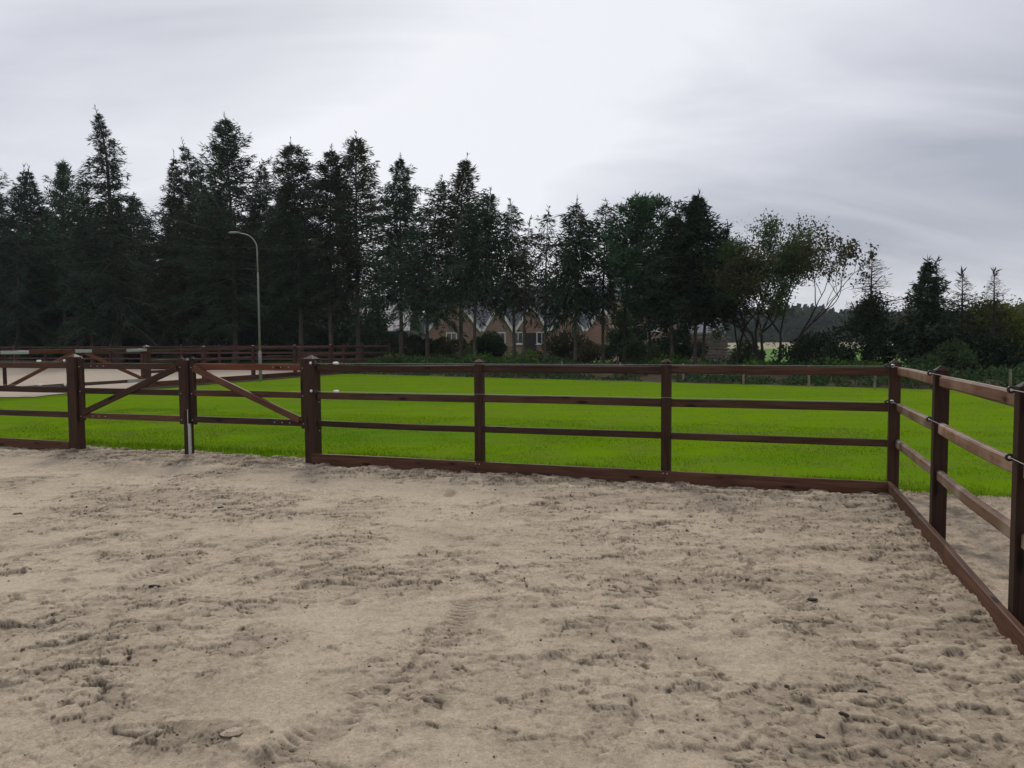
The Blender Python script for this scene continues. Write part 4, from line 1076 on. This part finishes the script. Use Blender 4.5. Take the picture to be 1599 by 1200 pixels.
CY = 52.0
cx = lambda px: float(at(px, 530, CY)[0])
cz_ = lambda py: CAMH + (529.5 - py) / FPX * CY
hr = empty('brick_house', (cx(1050), CY, 0)); tag(hr, 'right hand brick house with grey roof and white window behind the dark pines', 'house'); o6 = cx(1050)
MB().box(cx(968) - o6, cx(1060) - o6, 0, 6, -.2, cz_(468)).build('wall', M['brick'], hr)
mb = MB(); mb.add(*ridge_roof(cx(968) - o6, cx(1060) - o6, -.2, 6.2, cz_(468) + .02, cz_(425))); mb.build('roof', M['roof'], hr)
MB().box(cx(1060.4) - o6, cx(1128) - o6, .4, 6, -.2, cz_(519)).build('side_wall', M['brick'], hr)
mb = MB(); mb.add(*ridge_roof(cx(1068) - o6, cx(1126) - o6, .2, 6.2, cz_(519) + .02, cz_(482))); mb.build('side_roof', M['roof_pale'], hr)
window(hr, cx(1020) - o6, -.012, cz_(517), .65, .75); window(hr, cx(985) - o6, -.012, cz_(548), .8, 1.1); window(hr, cx(972.5) + .4 - o6, -.012, cz_(512), .5, .7)

# stack of cut wood and grey boards
WY = 46.0
wx_ = lambda px: float(at(px, 530, WY)[0])
wz = lambda py: CAMH + (528.5 - py) / FPX * WY
wp_ = empty('wood_stack', (wx_(1112), WY, 0)); tag(wp_, 'stack of weathered split wood behind the right hand spruces', 'wood stack')
mb = MB(); rg = np.random.default_rng(3); x0, x1 = wx_(1086) - wx_(1112), wx_(1138) - wx_(1112); z = 0.05
while z < wz(524):
    for yy in np.arange(0, .9, .2):
        xa = x0 + rg.uniform(-.08, .08); 
        while xa < x1 - .2:
            xb = min(x1 + rg.uniform(-.1, .1), xa + rg.uniform(.5, 1.1)); r = rg.uniform(.035, .055)
            mb.tube([(xa, yy + rg.normal(0, .02), z + rg.normal(0, .012)), (xb, yy + rg.normal(0, .02), z + rg.normal(0, .012))], r, 5); xa = xb + .015
    z += .092
lo = mb.build('split_logs', M['log'], wp_); lo['kind'] = 'stuff'
gb = empty('board_stack', (wx_(1158), WY + 1, 0)); tag(gb, 'low stack of pale grey boards right of the wood stack', 'boards')
for k in range(8):
    me = beam_mesh('board', 1.7 + rg.uniform(-.2, .2), .5, .10, M['grey_board'], .01, 0, k)
    link('board', me, gb, (-.85 + rg.uniform(-.1, .1), rg.uniform(-.06, .06), .1 + k * .118), (0, 0, rg.uniform(-.05, .05)))

# far woodland
rg = np.random.default_rng(77)
n = 70000
xw = rg.uniform(-60, 330, n); 
hgt = 9.5 + 7 * (fbm(xw * .035, xw * 0 + 1.0, 5, 4) - .35) + 5 * sstep(150, 260, xw)
dep = rg.random(n)
zw = hgt * rg.random(n) ** .9 * (.75 + .5 * fbm(xw * .16, dep * 4, 6, 3))
yw = 300 - .2 * (xw - 100) * (xw > 100) + dep * 16 - 7 * fbm(xw * .12, zw * .22, 8, 3)
V, F = kites(np.stack([xw, yw, zw], 1), rg.normal(size=(n, 3)), rg.uniform(1.2, 2.8, n), rg.uniform(.5, 1.0, n), rg)
tag(link('far_woodland', mesh_np('far_woodland', V, F, M['wood_far_leaf'])), 'distant hazy woodland beyond the pale field on the right', 'woodland', kind='stuff')

# ------------------------------------------------------------------ grass blades, clods and chips
def grass_blades(n, o0_, o1_, s0_, s1_, hmin, hmax, wd, seed):
    rg = np.random.default_rng(seed)
    o = -(o0_ + (o1_ - o0_) * rg.random(n) ** 1.25); s = rg.uniform(s0_, s1_, n)
    x = PA[0] + EV[0] * s + NV[0] * o; y = PA[1] + EV[1] * s + NV[1] * o
    m = fbm(x * 1.1, y * 1.1, 33, 4)
    q = np.abs(x / y) < .74
    edge = np.clip((-o - .1) / .5, 0, 1)
    k = in_field(x, y) & q & ((o < -.06) | ((s < -.1) & (s > SG)) | (s > S1 + .1)) & (rg.random(n) < np.clip((m - .22) * 3.2, .1, 1) * np.where(o > -.08, .35, .35 + .65 * edge))
    x, y, m = x[k], y[k], m[k]; n = len(x)
    P = np.stack([x, y, grass_h(x, y) - .004], 1)
    D = rg.normal(0, .38, (n, 3)); D[:, 2] = 1
    return tris_from(P, D, rg.uniform(hmin, hmax, n) * (.6 + .9 * m), wd * rg.uniform(.7, 1.3, n), rg)
parts_ = [grass_blades(150000, .06, 6, -9, 13, .012, .034, .0030, 1), grass_blades(16000, .08, .75, -8, 13, .035, .085, .0032, 4), grass_blades(5000, -.12, .3, -4.2, 13, .012, .04, .003, 3), grass_blades(60000, 4.5, 26, -20, 24, .012, .026, .007, 2)]
V = np.concatenate([p[0] for p in parts_]); off = 0; Fs = []
for p in parts_: Fs.append(p[1] + off); off += len(p[0])
tag(link('grass', mesh_np('grass', V, np.concatenate(Fs), M['blade'])), 'short bright green young grass of the field behind the fence', 'grass', kind='stuff')

# clods thrown up in the churned sand
def sand_at(x, y):
    x = np.atleast_1d(np.asarray(x, float)); y = np.atleast_1d(np.asarray(y, float)); s, o = to_so(x, y)
    return sand_h(x, y, s, o)
n = 110000
xs = rg.uniform(-5.5, 4.4, n); ys = 2.5 + 9.3 * rg.random(n) ** 1.15; s, o = to_so(xs, ys)
ok = (o > .12) & (s < S1 - .12) & (np.abs(xs / ys) < .72); xs, ys = xs[ok], ys[ok]
zs, dm = sand_at(xs, ys)
ok = rg.random(len(xs)) < np.clip(dm * 1.0 - .24, .006, .5); xs, ys, zs = xs[ok], ys[ok], zs[ok]; n = len(xs)
g_ = (1 + 5 ** .5) / 2
ico = np.array([(-1, g_, 0), (1, g_, 0), (-1, -g_, 0), (1, -g_, 0), (0, -1, g_), (0, 1, g_), (0, -1, -g_), (0, 1, -g_), (g_, 0, -1), (g_, 0, 1), (-g_, 0, -1), (-g_, 0, 1)]) / 1.9
icf = np.array([(0, 11, 5), (0, 5, 1), (0, 1, 7), (0, 7, 10), (0, 10, 11), (1, 5, 9), (5, 11, 4), (11, 10, 2), (10, 7, 6), (7, 1, 8), (3, 9, 4), (3, 4, 2), (3, 2, 6), (3, 6, 8), (3, 8, 9), (4, 9, 5), (2, 4, 11), (6, 2, 10), (8, 6, 7), (9, 8, 1)])
sz = .0032 + .0085 * rg.random(n) ** 4
sc3 = sz[:, None, None] * rg.uniform(.6, 1.3, (n, 1, 3)) * np.array([1, 1, .75])
V = ico[None] * sc3 * rg.uniform(.75, 1.25, (n, 12, 1)) + np.stack([xs, ys, zs + sz * .35], 1)[:, None]
F = (icf[None] + 12 * np.arange(n)[:, None, None]).reshape(-1, 3)
me = mesh_np('sand_clods', V.reshape(-1, 3), F, M['sand'], True)
a_ = me.attributes.new('damp_shade', 'FLOAT', 'POINT'); a_.data.foreach_set('value', np.repeat(rg.uniform(.35, 1.0, n), 12).astype(np.float32))
tag(link('sand_clods', me), 'small clods and crumbs strewn over the churned sand', 'sand clods', kind='stuff')

M['chip'] = plain('dark_bark_chip', (.03, .024, .018), .85, nscale=30, namp=.4)
def chip(px, py, l, w_, ang, label, th=.012):
    p = G(px, py); z = float(sand_at(p[0], p[1])[0][0])
    rg = np.random.default_rng(int(px * 7 + py)); n = 9; V = []
    for lev, s_ in ((0, .8), (1, 1.0), (2, .75)):
        for j in range(n):
            a = 2 * math.pi * j / n; r = s_ * (1 + rg.normal(0, .13))
            V.append((math.cos(a) * l / 2 * r, math.sin(a) * w_ / 2 * r, lev * th / 2 + rg.normal(0, .001)))
    F = [(i * n + j, i * n + (j + 1) % n, (i + 1) * n + (j + 1) % n, (i + 1) * n + j) for i in range(2) for j in range(n)] + [tuple(range(n))[::-1], tuple(range(2 * n, 3 * n))]
    o = link('bark_chip', mesh_py('bark_chip', V, F, M['chip'], False), None, (p[0], p[1], z - .002), (rg.normal(0, .12), rg.normal(0, .12), ang))
    return tag(o, label, 'bark chip', 'dark chips on the sand')
chip(242, 921, .075, .03, .1, 'flat dark bark chip left on the smooth sand, in the left half')
chip(28, 805, .09, .05, .0, 'small dark chip on pale sand near the left edge')
chip(1347, 1080, .05, .022, -.1, 'dark chip in the lower right sand, uppermost of three')
chip(1317, 1127, .05, .026, -.7, 'slanting dark chip in the lower right sand, middle of three')
chip(1280, 1152, .045, .02, .0, 'thin dark chip in the lower right sand, lowest of three')
chip(1268, 937, .08, .05, .6, 'dark wedge of bark in the churned sand left of the side fence')
chip(345, 795, .06, .03, .2, 'tiny dark chip lying below the gates')
cl_ = chip(365, 1146, .105, .075, .5, 'flat half moon shaped clod of moist sand at lower left', .02)
cl_.name = 'sand_clod'; cl_.data.materials.clear(); cl_.data.materials.append(M['path']); cl_['category'] = 'clod'; del cl_['group']

# ------------------------------------------------------------------ thin air haze
hm = bpy.data.materials.new('haze'); hm.use_nodes = True; ht = hm.node_tree
for n in list(ht.nodes): ht.nodes.remove(n)
ho = ht.nodes.new('ShaderNodeOutputMaterial'); pv = ht.nodes.new('ShaderNodeVolumePrincipled')
pv.inputs['Color'].default_value = (.80, .88, .95, 1); pv.inputs['Density'].default_value = .00025; pv.inputs['Anisotropy'].default_value = 0.2
ht.links.new(pv.outputs[0], ho.inputs['Volume'])
hb = MB().box(-1250, 1250, -170, 1350, -1.3, 27).build('haze', hm)
tag(hb, 'thin pale haze softening the distant woodland', 'haze', kind='stuff')
